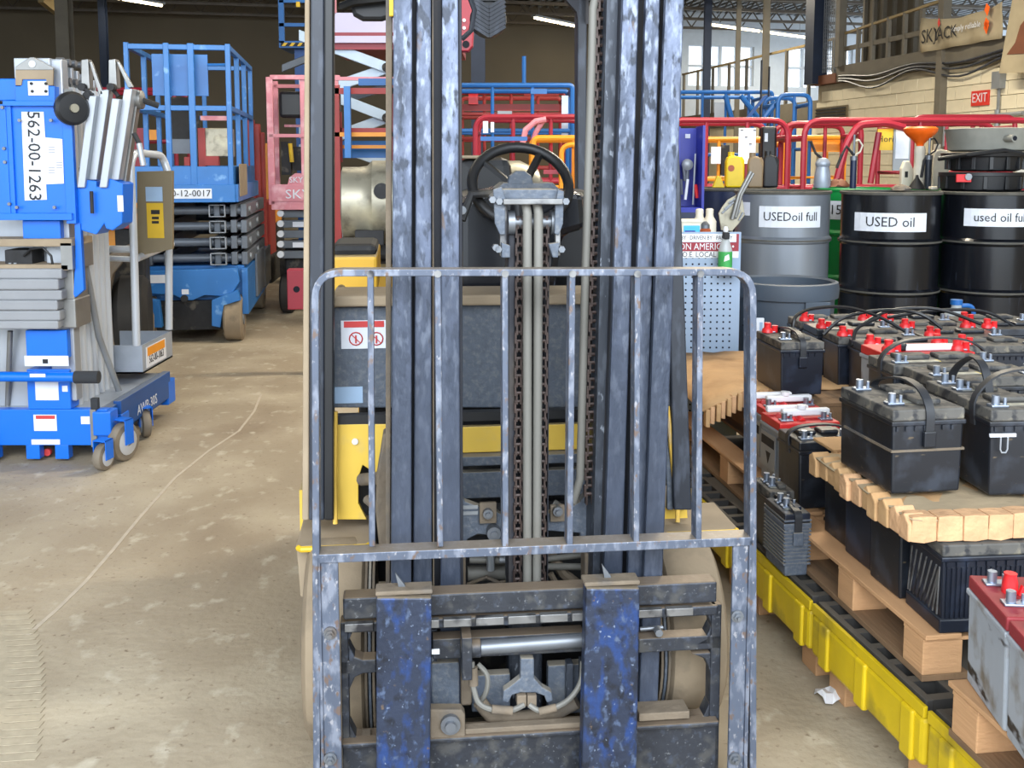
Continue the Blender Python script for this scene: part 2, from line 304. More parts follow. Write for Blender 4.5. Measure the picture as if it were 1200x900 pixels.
# recessed far mezzanine, left of the navy column
FM=Fr(6.3,22.5,101)
o=MB(); o.box(-2,7.5,-3,.0,0,2.35); st(FM.put(o.ob('wall_recess','cream')))
o=MB(); o.box(-2,7.6,-3.0,.05,2.35,2.75); st(FM.put(o.ob('trim_34','greybeam')))
RL2=FM.thing('far_railing','thin far guard rail with yellow board in front of bright window','railing')
m=MB(); m.bar((-1.5,0,3.95),(7.4,0,3.95),.05,.05); m.ob('top_board','wood2',RL2)
for i in range(9): MB().box(-1.4+i*1.08,-1.33+i*1.08,-.03,.03,2.75,3.95).ob('post','greybeam',RL2)
# louvre vent, exit sign, conduit box
v=RW.thing('louvre_vent','dark louvred wall vent low on the cream block wall','vent'); a=RW.L(956,140,.01); c=RW.L(994,120,.01)
MB().box(c.x*0+min(a.x,c.x),max(a.x,c.x),0,.03,2.22,2.5).ob('frame','brown',v)
for i in range(4): MB().box(min(a.x,c.x)+.05,max(a.x,c.x)-.05,.03,.05,2.26+i*.06,2.29+i*.06).ob('slat','gear',v)
e=RW.thing('exit_sign','small red EXIT sign on the cream block wall','sign'); a=RW.L(1150,115,.0)
MB().box(a.x-.2,a.x+.2,0,.03,a.z-.11,a.z+.11).ob('panel','exitr',e,bev=.005)
text('EXIT',.19,'paper',e,(a.x,.032,a.z),(math.pi/2,0,math.pi),wx=.9)
cb=RW.thing('conduit_box','grey electrical box with conduit at right end of block wall','box'); a=RW.L(1174,94,0)
bpy.data.objects.remove(cb); st(RW.put(MB().box(a.x-.09,a.x+.09,0,.1,a.z-.12,a.z+.12).bar((a.x,.04,a.z-.1),(a.x,.04,1.2),.03,.03).ob('trim_40','lgrey')))
cb=RW.thing('wall_pipes','grey pipes bent along the wall under the exit sign','pipe')
for dz in (0,): 
    a=RW.L(1108,136,.05); b_=RW.L(1126,129,.05); c=RW.L(1200,124,.05)
    MB().tube(arc([(a.x,.05,1.7),(a.x,.05,2.1),(c.x,.05,2.13)],.1),.03,8).ob('pipe','lgrey',cb)
    MB().tube([(RW.L(1169,120,.05).x,.05,1.4),(RW.L(1169,120,.05).x,.05,2.2)],.035,8).ob('pipe','lgrey',cb)
# banners (flat cloth hanging in shallow folds)
def banner(px,pts,label,name,w=.15):
    pass
bn=RW.thing('printed_banner','long faded beige banner with dark lettering hanging on the mezzanine','banner')
A=[RW.L(x,y,.16) for x,y in ((1079,62),(1172,45),(1176,2),(1080,21))]
m=MB(); n=24; k0=len(m.v)
for i in range(n+1):
    t=i/n
    lo=A[0].lerp(A[1],t); hi=A[3].lerp(A[2],t); sag=.10*math.sin(math.pi*t)
    for j in range(5):
        u=j/4; p=lo.lerp(hi,u); p.z-=sag*u; p.y+=.03*math.sin(t*17+u*3); m.v.append(p)
for i in range(n):
    for j in range(4): q=i*5+j; m.f.append((q,q+1,q+6,q+5))
m.sm=True; o=m.ob('cloth','banner',bn); sol=o.modifiers.new('s','SOLIDIFY'); sol.thickness=.006
c_=(A[0]+A[3])/2; d_=(A[1]+A[2])/2; Lx=(A[0]-A[1]).length
ang=math.atan2(A[1].z-A[0].z,abs(A[1].x-A[0].x))
def onb(t,dz): q=A[0].lerp(A[1],t).lerp(A[3].lerp(A[2],t),.5); return (q.x,.215,q.z+dz-.05*math.sin(math.pi*t))
text('SKY',.30,'ink',bn,onb(.17,-.02),(math.pi/2,ang*-0.9,math.pi),wx=.95)
text('JACK',.26,'ink',bn,onb(.37,0),(math.pi/2,-ang*.9,math.pi),wx=.95)
MB().ext([onb(.265,.16),onb(.28,.24),onb(.30,.15),onb(.28,.1)],(0,.004,0)).ob('logo_flame','exitr',bn)
text('simply reliable',.12,'paper',bn,onb(.62,.04),(math.pi/2,-ang*.9,math.pi))
for dz in (.2,-.05,-.0): MB().ext([onb(.86,dz+.09),onb(.90,dz+.02),onb(.875,dz-.1),onb(.84,dz)],(0,.004,0)).ob('orange_mark','orange',bn)
b2=RW.thing('hanging_banner','pale yellow banner with red shape at the right edge of the mezzanine','banner')
A=[RW.L(x,y,.3) for x,y in ((1171,86),(1225,84),(1225,-20),(1188,-8))]
MB().ext(A,(0,.006,0)).ob('cloth','card' if 0 else 'banner',b2)
A=[RW.L(x,y,.31) for x,y in ((1180,64),(1190,50),(1196,30),(1215,5),(1215,62))]
MB().ext(A,(0,.006,0)).ob('red_shape','rustb',b2)
# building columns
def column(px0,px1,D,m,label,z0=0,z1=5.9):
    xa=(px0-600)/F*D; xb=(px1-600)/F*D; f=Fr((xa+xb)/2,D,0); h=(xb-xa)/2
    t=f.thing('steel_column',label,'column'); 
    MB().box(-h,h,-h,-h+.02,z0,z1).box(-h,h,h-.02,h,z0,z1).box(-.012,.012,-h+.02,h-.02,z0,z1).ob('post',m,t); MB().box(-h-.08,h+.08,-h-.08,h+.08,0,.03).ob('base_plate',m,t)
column(78,93,20,'greybeam','grey brown steel column rising behind the upright blue mast lift')
column(126,134,24,'navycol','thin dark steel column behind the scissor lift with railings')
column(553,569,16,'navycol','dark steel column seen through the forklift mast')
column(821,829,26,'navycol','dark steel column in front of the far bright window')
column(889,896,24,'greybeam','grey post between bright far window and yellow rail')
column(858,863,25,'greybeam','slim grey post before the right half of the far window')
# fluorescent fixtures
def tube_light(px,py,z,ln,yaw,label,pw=0):
    r=ray(px,py); t=(z-HC)/r.z; f=Fr(r.x*t,r.y*t,yaw,0); e=f.thing('tube_light',label,'lamp'); e.location.z=z
    MB().box(-ln/2,ln/2,-.08,.08,.05,.1).ob('housing','lgrey',e)
    for s_ in (-.25,.25): MB().cyl((s_*ln-ln*.23,0,0.03),(s_*ln+ln*.23,0,.03),.035,8).ob('tube','glow',e)
    [MB().bar((k*.8*ln/2,0,.1),(k*.8*ln/2,0,5.88-z),.01,.01).ob('hanger','lgrey',e) for k in (-1,1)]
    l=area('tube_glow',(f.o.x,f.o.y,z-.06),(0,0,math.radians(yaw)),ln,.2,pw,(1,.9,.72)); l.parent=None
    m_=l.matrix_world
tube_light(655,28,5.1,2.4,55,'lit fluorescent fixture seen between the forklift mast rails',25)
tube_light(142,0,5.1,2.4,60,'lit fluorescent fixture at the top left of the ceiling',30)
tube_light(892,38,5.0,4.5,40,'long fluorescent fixture over the far mezzanine',120)
tube_light(450,-120,4.9,2.4,12,'fluorescent fixture above the pink scissor lift',45)
tube_light(1000,-420,4.9,2.4,12,'fluorescent fixture over the oil drums',260)
tube_light(960,-140,4.9,2.4,101,'added unseen fluorescent fixture that brightens the cream block wall',250)  # out-of-view lamp added to lift the dim block wall
tube_light(200,-420,4.9,2.4,12,'fluorescent fixture over the blue lifts',60)
tube_light(815,-40,5.6,2.4,101,'added unseen fluorescent fixture lighting the recess left of the block wall',300)  # extra lamp above the frame, put in to brighten the dark recess wall
# loose timber beam under ceiling at left
tl=MB(); a=G0.L(48,-4,22.5); c=G0.L(80,22,24); tl.bar(a,c,.12,.25); tag(tl.ob('timber_beam','wood2'),'short pale timber beam under the ceiling at top left','beam')
# ================= FORKLIFT
K=Fr(.047,2.15,6.2)
fk=K.thing('forklift','yellow and grey forklift facing the camera with tall black mast and load backrest','forklift')
# --- load backrest (children of one part: the frame)
def flatbar(pts,w,d,th,m=None):
    mb=m or MB(); P=arc([K.L(x,y,w) for x,y in pts],.055,6)
    n=len(P); b=len(mb.v)
    for i,p in enumerate(P):
        t=(P[min(i+1,n-1)]-P[max(i-1,0)]).normalized(); nn=Vector((-t.z,0,t.x))
        mb.v+=[p-nn*th/2,p+nn*th/2,p+nn*th/2+Vector((0,d,0)),p-nn*th/2+Vector((0,d,0))]
    for i in range(n-1):
        for k in range(4):
            k2=(k+1)%4; mb.f.append((b+i*4+k,b+i*4+k2,b+i*4+4+k2,b+i*4+4+k))
    mb.f.append((b,b+1,b+2,b+3)); q=b+(n-1)*4; mb.f.append((q+3,q+2,q+1,q)); return mb
br=flatbar([(371,905),(369,320),(883,319),(883,905)],0,.045,.015).ob('backrest_frame','rest',fk,bev=.002)
for a,b_ in ((434,436),(513,516),(592,592.5),(671,668),(747.5,746),(821,819)):
    flatbar([(a,321),(b_,641)],.001,.04,.013).ob('backrest_bar','rest',br,bev=.002)
# lower angle cross bar: slopes with perspective by itself, z constant
zc=K.L(600,645,0).z; xl=K.L(371,645,0).x; xr=K.L(883,640,0).x
MB().box(xl,xr,.0,.008,zc-.012,zc+.004).box(xl,xr,0,.05,zc+.0,zc+.008).ob('backrest_rail','rest',br,bev=.002)
for xa,xb in ((376,397),(858,876)):
    a=K.L(xa,700,.004).x; b_=K.L(xb,700,.004).x
    MB().box(a,b_,.004,.014,K.L(600,905,0).z-.06,zc).ob('side_plate','rest',br,bev=.002)
    MB().box(b_ if xa>600 else a-.006,b_+.008 if xa>600 else a,.0,.05,K.L(600,905,0).z-.06,zc).ob('flange','rest',br)
for x,y in ((387,742),(387,889),(858+6,722),(857+4,889)):
    p=K.L(x,y,.0); m=MB(); m.cyl((p.x,.004,p.z),(p.x,-.003,p.z),.014,16).cyl((p.x,-.003,p.z),(p.x,-.011,p.z),.0095,6).cyl((p.x,-.011,p.z),(p.x,-.018,p.z),.005,10); m.ob('bolt','chrome',br)
for a in (434,513,592,671,747,821):
    p=K.L(a,321,-.001); MB().cyl((p.x,0,p.z),(p.x,-.003,p.z),.008,8).ob('weld','worn',br)
# --- carriage
zt=K.L(600,697,.03)
def X(px,w=.03): return K.L(px,760,w).x
def Z(py,w=.03,px=600): return K.L(px,py,w).z
ct=K.B('carriage','carr',fk,[(X(402),X(842),.05,.10,Z(722),Z(697)),(X(404),X(845),.055,.085,Z(739),Z(727)),(X(398),X(846),.05,.12,Z(905)-.09,Z(868)),(X(398),X(846),.035,.07,Z(868),Z(862))],bev=.004)
rs=[(X(x),X(x)+.04,.048,.056,Z(737),Z(724)) for x in range(405,836,44)]
K.B('notched_rail','worn',ct,[(X(404)+i*.072,X(404)+i*.072+.062,.040,.056,Z(734),Z(725)) for i in range(11)],bev=.001)
K.B('inner_bar','carr',ct,[(X(508),X(690),.09,.13,Z(768,.09),Z(745,.09))],bev=.002)
# side plates with windows: left and right
for sgn,(o0,o1,i1) in ((-1,(398,407,440)),(1,(850,838,752))):
    a,b_=X(o0),X(o1); lo,hi=min(a,b_),max(a,b_)
    m=MB(); m.box(lo,hi,.06,.10,Z(905)-.05,Z(727)); c_=X(i1); m.box(min(c_,lo),max(c_,hi),.06,.10,Z(788) if sgn<0 else Z(781),Z(772) if sgn<0 else Z(764))
    for zz,s2 in ((Z(728),-1),(Z(775),1),(Z(785),-1),(Z(868),1)):
        pt=[(hi if sgn<0 else lo, zz),((hi if sgn<0 else lo)-sgn*.045,zz),((hi if sgn<0 else lo)-sgn*.014,zz+s2*.014),((hi if sgn<0 else lo),zz+s2*.045)]
        m.ext([(x,.06,z) for x,z in pt],(0,.04,0))
    m.ob('side_bracket','dustst' if 0 else 'carr',ct,bev=.003)
K.B('lower_ledge','dustst',ct,[(X(404),X(432),.05,.1,Z(871),Z(864)),(X(752),X(812),.045,.1,Z(859),Z(850)),(X(545),X(688),.045,.07,Z(862),Z(856))],bev=.002)
K.P('lower_bracket','dustst',ct,[([(504,832),(541,832),(545,838),(545,864),(504,870)],.04,.03)],bev=.003)
p=K.L(528,850,.03); m=MB(); m.cyl((p.x,.04,p.z),(p.x,.028,p.z),.022,20).cyl((p.x,.028,p.z),(p.x,.018,p.z),.012,16); m.ob('roller_bolt','chrome',ct)
# side shift cylinder
z_=Z(762,.06); m=MB(); m.cyl((X(563,.06),.08,z_),(X(690,.06),.08,z_+.006),.0165,20); m.ob('side_shift_cylinder','chrome',ct)
m=MB(); m.cyl((X(540,.06),.08,z_),(X(564,.06),.08,z_),.021,16); m.box(X(541,.06),X(553,.06),.05,.12,Z(800),Z(750)); m.ob('cylinder_end','carr',ct,bev=.002)
m=MB(); m.cyl((X(752,.06),.08,Z(757)),(X(779,.06),.08,Z(756)),.005,10).cyl((X(775),.07,Z(756)),(X(775),.05,Z(756)),.009,8); m.ob('cylinder_rod','chrome',ct)
K.R('white_tab','gwhite',ct,[(506,761,515,767,.03,.004)])
# notch teeth
# anchor shaped chain bracket
K.P('chain_bracket','slate',ct,[([(610,772),(626,772),(626,795),(636,806),(647,812),(648,822),(641,824),(638,816),(628,812),(610,812),(600,815),(596,824),(589,822),(590,810),(600,803),(610,795)],.09,.025)],bev=.003)
K.R('bracket_block','dustst',ct,[(606,815,617,829,.085,.03),(618,815,629,829,.085,.03)],bev=.002)
K.RT('hydraulic_hose','hose',ct,[([(553,775,.1),(553,800,.09),(560,825,.08),(575,832,.07),(600,833,.075),(614,826,.085)],.0065),([(683,775,.1),(682,800,.09),(668,820,.08),(650,830,.07),(632,834,.075),(620,826,.085)],.0065),([(560,778,.11),(572,790,.1),(571,810,.1),(563,822,.11)],.006)],.03,8)
K.T('hose_end','dustst',ct,[([(576,831,.07),(600,833,.073)],.010),([(632,834,.073),(652,829,.07)],.009),([(554,782,.095),(555,803,.09)],.011)],10)
K.T('lower_hose','dustst',ct,[([(562,822,.12),(574,838,.12),(605,842,.13),(650,836,.13),(676,822,.12)],.017)],10)
# --- forks
for x0,x1,b0,b1,yt in ((441,506,440,503,701),(687,750,681,746,690)):
    a=K.L(x0,yt,-.02); c_=K.L(x1,yt,-.02); d_=K.L(b0,905,-.02); e_=K.L(b1,905,-.02); zf=.035
    f0=Vector((d_.x,-.02,zf)); f1=Vector((e_.x,-.02,zf))
    m=MB(); m.ext([a,c_,f1,f0],(0,.04,0))
    m.ext([(f0.x,-.02,zf),(f0.x,-.02,zf+.045),(f0.x+.01,-1.0,zf+.012),(f0.x+.01,-1.0,zf)],(f1.x-f0.x,0,0))
    o=m.ob('fork','fork',fk,bev=.004)
    MB().box(a.x-.002,c_.x+.002,-.012,.035,a.z,a.z+.010).ob('fork_hook','dustst',o,bev=.003)
    p=K.L((x0+x1)/2-(2 if x0>600 else -2),yt-5,.01); m=MB(); m.ext([(p.x-.012,.01,p.z),(p.x+.004,.01,p.z),(p.x-.002,.01,p.z+.02),(p.x-.022,.01,p.z+.048)],(0,.008,0)); m.ob('latch','chrome',o)
# --- mast rails: each channel = front flange + web + rear flange
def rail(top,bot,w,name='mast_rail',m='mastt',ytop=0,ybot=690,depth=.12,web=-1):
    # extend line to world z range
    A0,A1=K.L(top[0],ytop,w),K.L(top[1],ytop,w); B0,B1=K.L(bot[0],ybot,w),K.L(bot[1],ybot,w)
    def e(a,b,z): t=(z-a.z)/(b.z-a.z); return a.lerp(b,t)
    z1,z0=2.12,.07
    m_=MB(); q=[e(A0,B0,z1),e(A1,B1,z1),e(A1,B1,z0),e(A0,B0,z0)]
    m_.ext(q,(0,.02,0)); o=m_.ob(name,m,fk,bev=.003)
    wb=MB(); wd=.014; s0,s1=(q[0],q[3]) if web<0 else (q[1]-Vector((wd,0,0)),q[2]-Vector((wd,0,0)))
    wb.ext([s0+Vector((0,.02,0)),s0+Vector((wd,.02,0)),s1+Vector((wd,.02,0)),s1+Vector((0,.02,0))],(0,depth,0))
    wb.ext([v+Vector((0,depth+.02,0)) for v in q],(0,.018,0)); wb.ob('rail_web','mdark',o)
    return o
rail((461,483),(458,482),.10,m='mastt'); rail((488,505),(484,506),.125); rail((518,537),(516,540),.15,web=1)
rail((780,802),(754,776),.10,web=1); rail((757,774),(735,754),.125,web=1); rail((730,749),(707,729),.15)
# dark inner spaces and rust brown outer edge
def strip(name,m,top,bot,w,d,ytop=0,ybot=690):
    A0,A1=K.L(top[0],ytop,w),K.L(top[1],ytop,w); B0,B1=K.L(bot[0],ybot,w),K.L(bot[1],ybot,w)
    def e(a,b,z): t=(z-a.z)/(b.z-a.z); return a.lerp(b,t)
    return MB().ext([e(A0,B0,2.1),e(A1,B1,2.1),e(A1,B1,.09),e(A0,B0,.09)],(0,d,0)).ob(name,m,fk,bev=.002)
strip('rail_edge','dustst',(452,460),(452,457),.15,.08); strip('rail_gap','mdark',(482,489),(480,486),.17,.04)
strip('rail_inner','mdark',(505,518),(505,517),.19,.06); strip('rail_lip','dustst',(506,508),(507,509),.15,.04)
strip('rail_gap','mdark',(774,781),(752,756),.17,.04); strip('rail_inner','mdark',(748,758),(726,736),.19,.06)
strip('inner_channel','mast',(711,725),(694,706),.20,.10); strip('rail_edge','dustst',(725,730),(706,709),.20,.05)
strip('cross_plate_edge','mdark',(537,541),(539,543),.17,.06)
# chain at right of the mast and the bright steel pipe
def chain(name,p0,p1,w,wd=.011,link=.02):
    a=K.L(p0[0],p0[1],w); b_=K.L(p1[0],p1[1],w); n=int((b_-a).length/link); m=MB(); d=(b_-a)/n
    for i in range(n):
        c0=a+d*i; ww=wd if i%2 else wd*.62
        for s_ in (-1,1): m.box(c0.x+s_*ww-.0022,c0.x+s_*ww+.0022,w-.008,w+.008,min(c0.z,(c0+d*1.25).z),c0.z)
        m.cyl((c0.x-wd*1.1,w,c0.z),(c0.x+wd*1.1,w,c0.z),.0045,6)
    m.sm=False; m.box(min(a.x,b_.x),max(a.x,b_.x),w+.014,w+.016,b_.z,a.z) if 0 else None
    return m.ob(name,'chain',fk)
chain('lift_chain',(706,-20),(690,588),.24)
K.T('lift_pipe','hose',fk,[(arc([K.L(*p) for p in ((712,-60,.24),(696,-8,.24),(694,60,.24),(677,560,.24),(676,585,.24))],.06) and [(706,-40,.24),(699,-12,.24),(695,10,.24),(694,60,.24),(686,320,.24),(680,560,.24),(672,588,.26)],.010)],12)
K.T('thin_pipe','chain',fk,[([(702,-10,.26),(686,560,.26)],.006)],8)
# centre free lift cylinder with twin hoses and chains
lc=K.B('free_lift_cylinder','mast',fk,[(K.L(597,500,.2).x,K.L(640,500,.2).x,.24,.30,.1,K.L(600,300,.24).z)],bev=.01)
cx=(K.L(597,500,.2).x+K.L(640,500,.2).x)/2
K.R('cylinder_shell','mdark',fk,[(596,262,604,690,.17,.08),(604,262,642,690,.215,.02),(641,262,644,690,.17,.04)],bev=.003)
chain('lift_chain',(609,255),(606,688),.165,.008); chain('lift_chain',(638,255),(634,688),.165,.008)
K.T('lift_hose','hose',fk,[([(616,238,.145),(618,250,.14),(618,700,.15)],.0105),([(629,238,.145),(631,250,.14),(629,700,.15)],.0105)],10)
# crosshead
K.P('crosshead','slate',fk,[([(578,222),(588,219),(592,232),(592,275),(586,275),(580,262)],.13,.012),([(654,222),(661,224),(660,262),(655,276),(650,274),(651,240)],.13,.012)],bev=.002)
K.R('crosshead_bar','worn',fk,[(590,233,660,240,.115,.04),(586,239,594,300,.14,.02),(651,239,657,300,.14,.02)],bev=.002)
K.P('crosshead_cap','slate',fk,[([(576,232),(586,222),(652,222),(664,234),(655,234),(650,236),(590,236)],.15,.10)],bev=.003)
m=MB()
a=K.L(598,261,.16); b_=K.L(652,261,.16)
for q0,q1,r in ((a.x-.005,a.x+.01,.028),(b_.x-.012,b_.x+.004,.028),(a.x,b_.x,.014),(a.x+.03,b_.x-.03,.018)): m.cyl((q0,.17,a.z),(q1,.17,a.z),r,20)
m.ob('chain_pulley','chrome',fk)
m=MB(); 
for s_,x in ((0,603),(1,640)):
    p=K.L(x,305,.2); m.lathe([(.03,-.006),(.055,-.008),(.055,.008),(.03,.006)],(p.x,.23,p.z),20,'x')
m.ob('pulley','mdark',fk)
for x,y in ((585,236),(577,234),(581,290),(584,292),(663,236),(658,292)):
    p=K.L(x,y,.125); MB().cyl((p.x,.14,p.z),(p.x,.118,p.z),.008,6).ob('bolt','chrome',fk)
K.P('clevis','slate',fk,[([(588,284),(598,288),(598,302),(588,302)],.12,.02),([(643,286),(656,284),(654,302),(648,302)],.12,.02)],bev=.002)
# mast cross members behind (lower plates with curved cut)
cross=[([(537,575),(545,588),(562,594),(580,598),(596,610),(596,640),(585,640),(578,628),(560,626),(548,632),(540,648),(537,648)],.30,.03),([(640,602),(660,600),(680,588),(693,570),(694,640),(682,640),(680,625),(640,622)],.30,.03)]
K.P('mast_cross_plate','slate',fk,cross,bev=.003)
K.R('cross_pad','dustst',fk,[(562,589,582,614,.285,.012),(645,592,662,612,.285,.012)],bev=.002)
for x,y,r in ((579,626,.017),(572,603,.012),(654,600,.012)):
    p=K.L(x,y,.27); MB().cyl((p.x,.30,p.z),(p.x,.27,p.z),r,18).cyl((p.x,.27,p.z),(p.x,.262,p.z),r*.5,12).ob('pin_bolt','chrome',fk)
for y in (592,599): K.R('label_strip','lgrey',fk,[(538,y,560,y+5,.295,.002)])
# chassis front
K.R('front_fascia','yel',fk,[(536,496,700,531,.50,.02)],bev=.002)
K.R('fascia_bar','slate',fk,[(536,531,700,547,.47,.05),(536,549,700,585,.50,.03)],bev=.003)
K.R('grille_strip','black',fk,[(388,477,790,498,.50,.03)])
K.P('side_fascia','yel',fk,[([(385,497),(456,497),(456,520),(447,535),(441,556),(425,545),(420,560),(420,590),(430,609),(385,609)],.50,.02),([(770,497),(800,497),(806,609),(770,609)],.50,.02)],bev=.002)
p=K.L(416,517,.5); MB().cyl((p.x,.5,p.z),(p.x,.494,p.z),.008,16).ob('round_reflector','paper',fk)
K.P('tilt_bracket','dustst',fk,[([(449,510),(456,505),(456,640),(445,650),(440,600),(441,560)],.32,.06),([(771,560),(782,570),(778,640),(770,650)],.32,.06)],bev=.006)
K.T('tilt_pin','dustst',fk,[([(424,562,.44),(446,560,.36)],.016),([(430,585,.46),(448,600,.4)],.012)],10)
K.R('dark_recess','gear',fk,[(418,498,800,660,.62,.05),(536,585,700,700,.56,.02)])
# tilt/lift hardware seen under the rail
K.R('vertical_plate','dustst',fk,[(533,651,546,694,.26,.05),(540,760,553,828,.14,.06),(685,648,700,696,.26,.06)],bev=.006)
K.R('grey_plate','slate',fk,[(553,790,598,835,.16,.03),(506,776,538,828,.13,.03),(642,778,690,838,.17,.03)],bev=.003)
K.R('grey_post','mast',fk,[(664,778,672,835,.13,.03),(680,775,692,830,.13,.03),(557,740,600,748,.2,.02),(752,730,770,845,.14,.03),(505,738,512,830,.14,.03)],bev=.002)
K.R('front_axle','gear',fk,[(430,700,830,850,.42,.16)],bev=.01)
K.T('tilt_cylinder','hose',fk,[([(548,672,.4),(600,670,.4)],.020),([(550,656,.36),(600,657,.36)],.009),([(640,655,.4),(684,650,.42)],.008),([(640,664,.4),(684,664,.42)],.009),([(648,590,.4),(672,606,.38)],.012),([(545,615,.45),(600,612,.45)],.03)],12)
K.T('brake_hose','dustst',fk,[([(548,685,.38),(570,676,.36),(600,690,.36)],.005),([(550,692,.38),(575,684,.37),(602,680,.36)],.004),([(645,672,.4),(655,690,.4),(668,697,.4)],.008),([(640,640,.42),(660,672,.42),(684,690,.42)],.014)],8)
K.T('fitting','lgrey',fk,[([(575,650,.33),(575,668,.33)],.010),([(585,656,.33),(598,656,.33)],.008)],8)
# --- wheels
def wheel(xc,wd,par,name='front_wheel'):
    R_=.25; y=.42; z=.25; 
    pr=[(R_-.03,-wd/2),(R_-.008,-wd/2+.012),(R_,-wd/2+.035),(R_,wd/2-.035),(R_-.008,wd/2-.012),(R_-.03,wd/2)]
    o=MB().lathe([(.15,-wd/2+.01)]+pr+[(.15,wd/2-.01)],(xc,y,z),48,'x').ob(name,'tyre',par)
    s=-1 if xc>0 else 1
    MB().lathe([(.14,-wd/2),(.165,-wd/2-.006),(.172,wd/2*0-wd/2+.01),(.172,wd/2-.01),(.165,wd/2+.006),(.14,wd/2)],(xc,y,z),36,'x').ob('rim','dustst',o)
    MB().cyl((xc-wd/2-.012,y,z),(xc+wd/2+.012,y,z),.06,20).ob('hub','gear',o)
    for k,dx in enumerate((.012,.022,.032)): MB().lathe([(R_-.045+k*.0,-.002),(R_-.018,-.003),(R_-.018,.003),(R_-.045,.002)],(xc+s*(wd/2-.012+dx*.9),y,z),40,'x').ob('rim_ring','slate' if k%2 else 'dustst',o)
    return o
xl_=K.L(352,760,.2).x; xr_=K.L(429,760,.2).x; wheel((xl_+xr_)/2,xr_-xl_,fk)
xl2=K.L(783,780,.2).x; wheel(xl2+(xr_-xl_)/2,xr_-xl_,fk)
for x in (-.36,.38):
    m=MB(); m.lathe([(.1,-.07),(.19,-.08),(.2,-.05),(.2,.05),(.19,.08),(.1,.07)],(x,1.55,.2),28,'x'); m.ob('rear_wheel','tyre',fk)
# fenders / side frame
K.P('side_skirt','plate',fk,[([(347,638),(372,638),(372,700),(352,700)],.44,.25)],bev=.004)
MB().box(K.L(346,700,.5).x,K.L(352,700,.5).x,.66,1.4,.3,.56).ob('chassis_side','yel',fk)
# step plates
for pts in ([(347,612),(436,607),(434,632),(430,634),(348,634)],[(776,598),(850,590),(868,616),(862,622),(778,626)]):
    pass
zs=K.L(390,636,.42).z
def stepp(x0,x1,nm='step_plate'):
    a=K.L(x0,630,.40).x; b_=K.L(x1,630,.40).x
    o=MB().box(a,b_,.405,.62,zs-.012,zs).ob(nm,'plate',fk,bev=.003)
    MB().tube([(a+.004,.41,zs-.006),(a+.012,.398,zs-.006),(b_-.012,.398,zs-.006),(b_-.004,.41,zs-.006)],.008,8).ob('yellow_edge','yed',o)
stepp(347,434); stepp(777,866)
# grab rods
K.T('grab_rod','yr',fk,[([(371.5,485,.47),(391,483,.47),(392,560,.47),(393,613,.45)],.006)] if 0 else [([(393,482,.47),(392,560,.47),(393,614,.45)],.0065)])
K.T('grab_rod','yr',fk,[([(782,476,.47),(790,560,.47),(794,594,.46),(794,612,.45)],.0065)])
K.T('parking_rod','yr',fk,[([(388,486,.52),(387,508,.52)],.005),([(781,560,.5),(783,596,.5)],.005)])
# --- cowl and dash
K.P('cowl','slate',fk,[([(388,360),(790,352),(792,478),(388,478)],.55,.06)],bev=.004)
K.P('cowl_ledge','plate',fk,[([(388,347),(790,344),(790,356),(388,360)],.52,.20)],bev=.006)
K.R('warning_sticker','paper',fk,[(400,375,452,409,.547,.002)])
K.R('sticker_band','red',fk,[(403,376,450,384,.5455,.001)])
for x in (417,441):
    p=K.L(x,397,.545); MB().tube([(p.x+.017*math.cos(a*.524),.545,p.z+.017*math.sin(a*.524)) for a in range(12)],.0016,4,closed=True).bar((p.x-.012,.545,p.z+.012),(p.x+.012,.545,p.z-.012),.002,.002).bar((p.x,.545,p.z+.009),(p.x,.545,p.z-.012),.004,.002).ob('sticker_symbol','red',fk)
K.R('blue_label','blabel',fk,[(390,453,425,473,.547,.002)])
K.R('battery_hood','hood',fk,[(388,300,442,345,.95,.5)],bev=.01)
K.R('hood_top','gear',fk,[(388,286,442,301,1.0,.3)],bev=.02)
p=K.L(399,341,.8); MB().cyl((p.x,.85,p.z),(p.x,.80,p.z),.013,14).ob('knob','black',fk)
K.R('seat_base','black',fk,[(540,225,720,345,1.0,.5)],bev=.05)
K.P('seat_back','black',fk,[([(538,186),(598,184),(606,240),(538,240)],1.45,.12)],bev=.03)
K.R('seat_piping','plate',fk,[(538,182,576,186,1.43,.1)],bev=.01)
K.P('dash','blackm',fk,[([(540,238),(560,226),(600,216),(650,222),(684,226),(688,268),(660,276),(650,346),(540,346)],.75,.2)],bev=.02)
K.P('dash_pod','slate',fk,[([(580,222),(590,214),(648,214),(660,226),(650,236),(585,236)],.72,.12),([(594,218),(597,206),(605,200),(615,200),(623,206),(626,218)],.72,.03)],bev=.006)
K.T('lever','gear',fk,[([(541,258,.68),(552,228,.7),(585,226,.72)],.012)],8)
p=K.L(541,246,.66); MB().cyl((p.x,.66,p.z),(p.x,.64,p.z),.012,12).ob('lever_knob','chrome',fk)
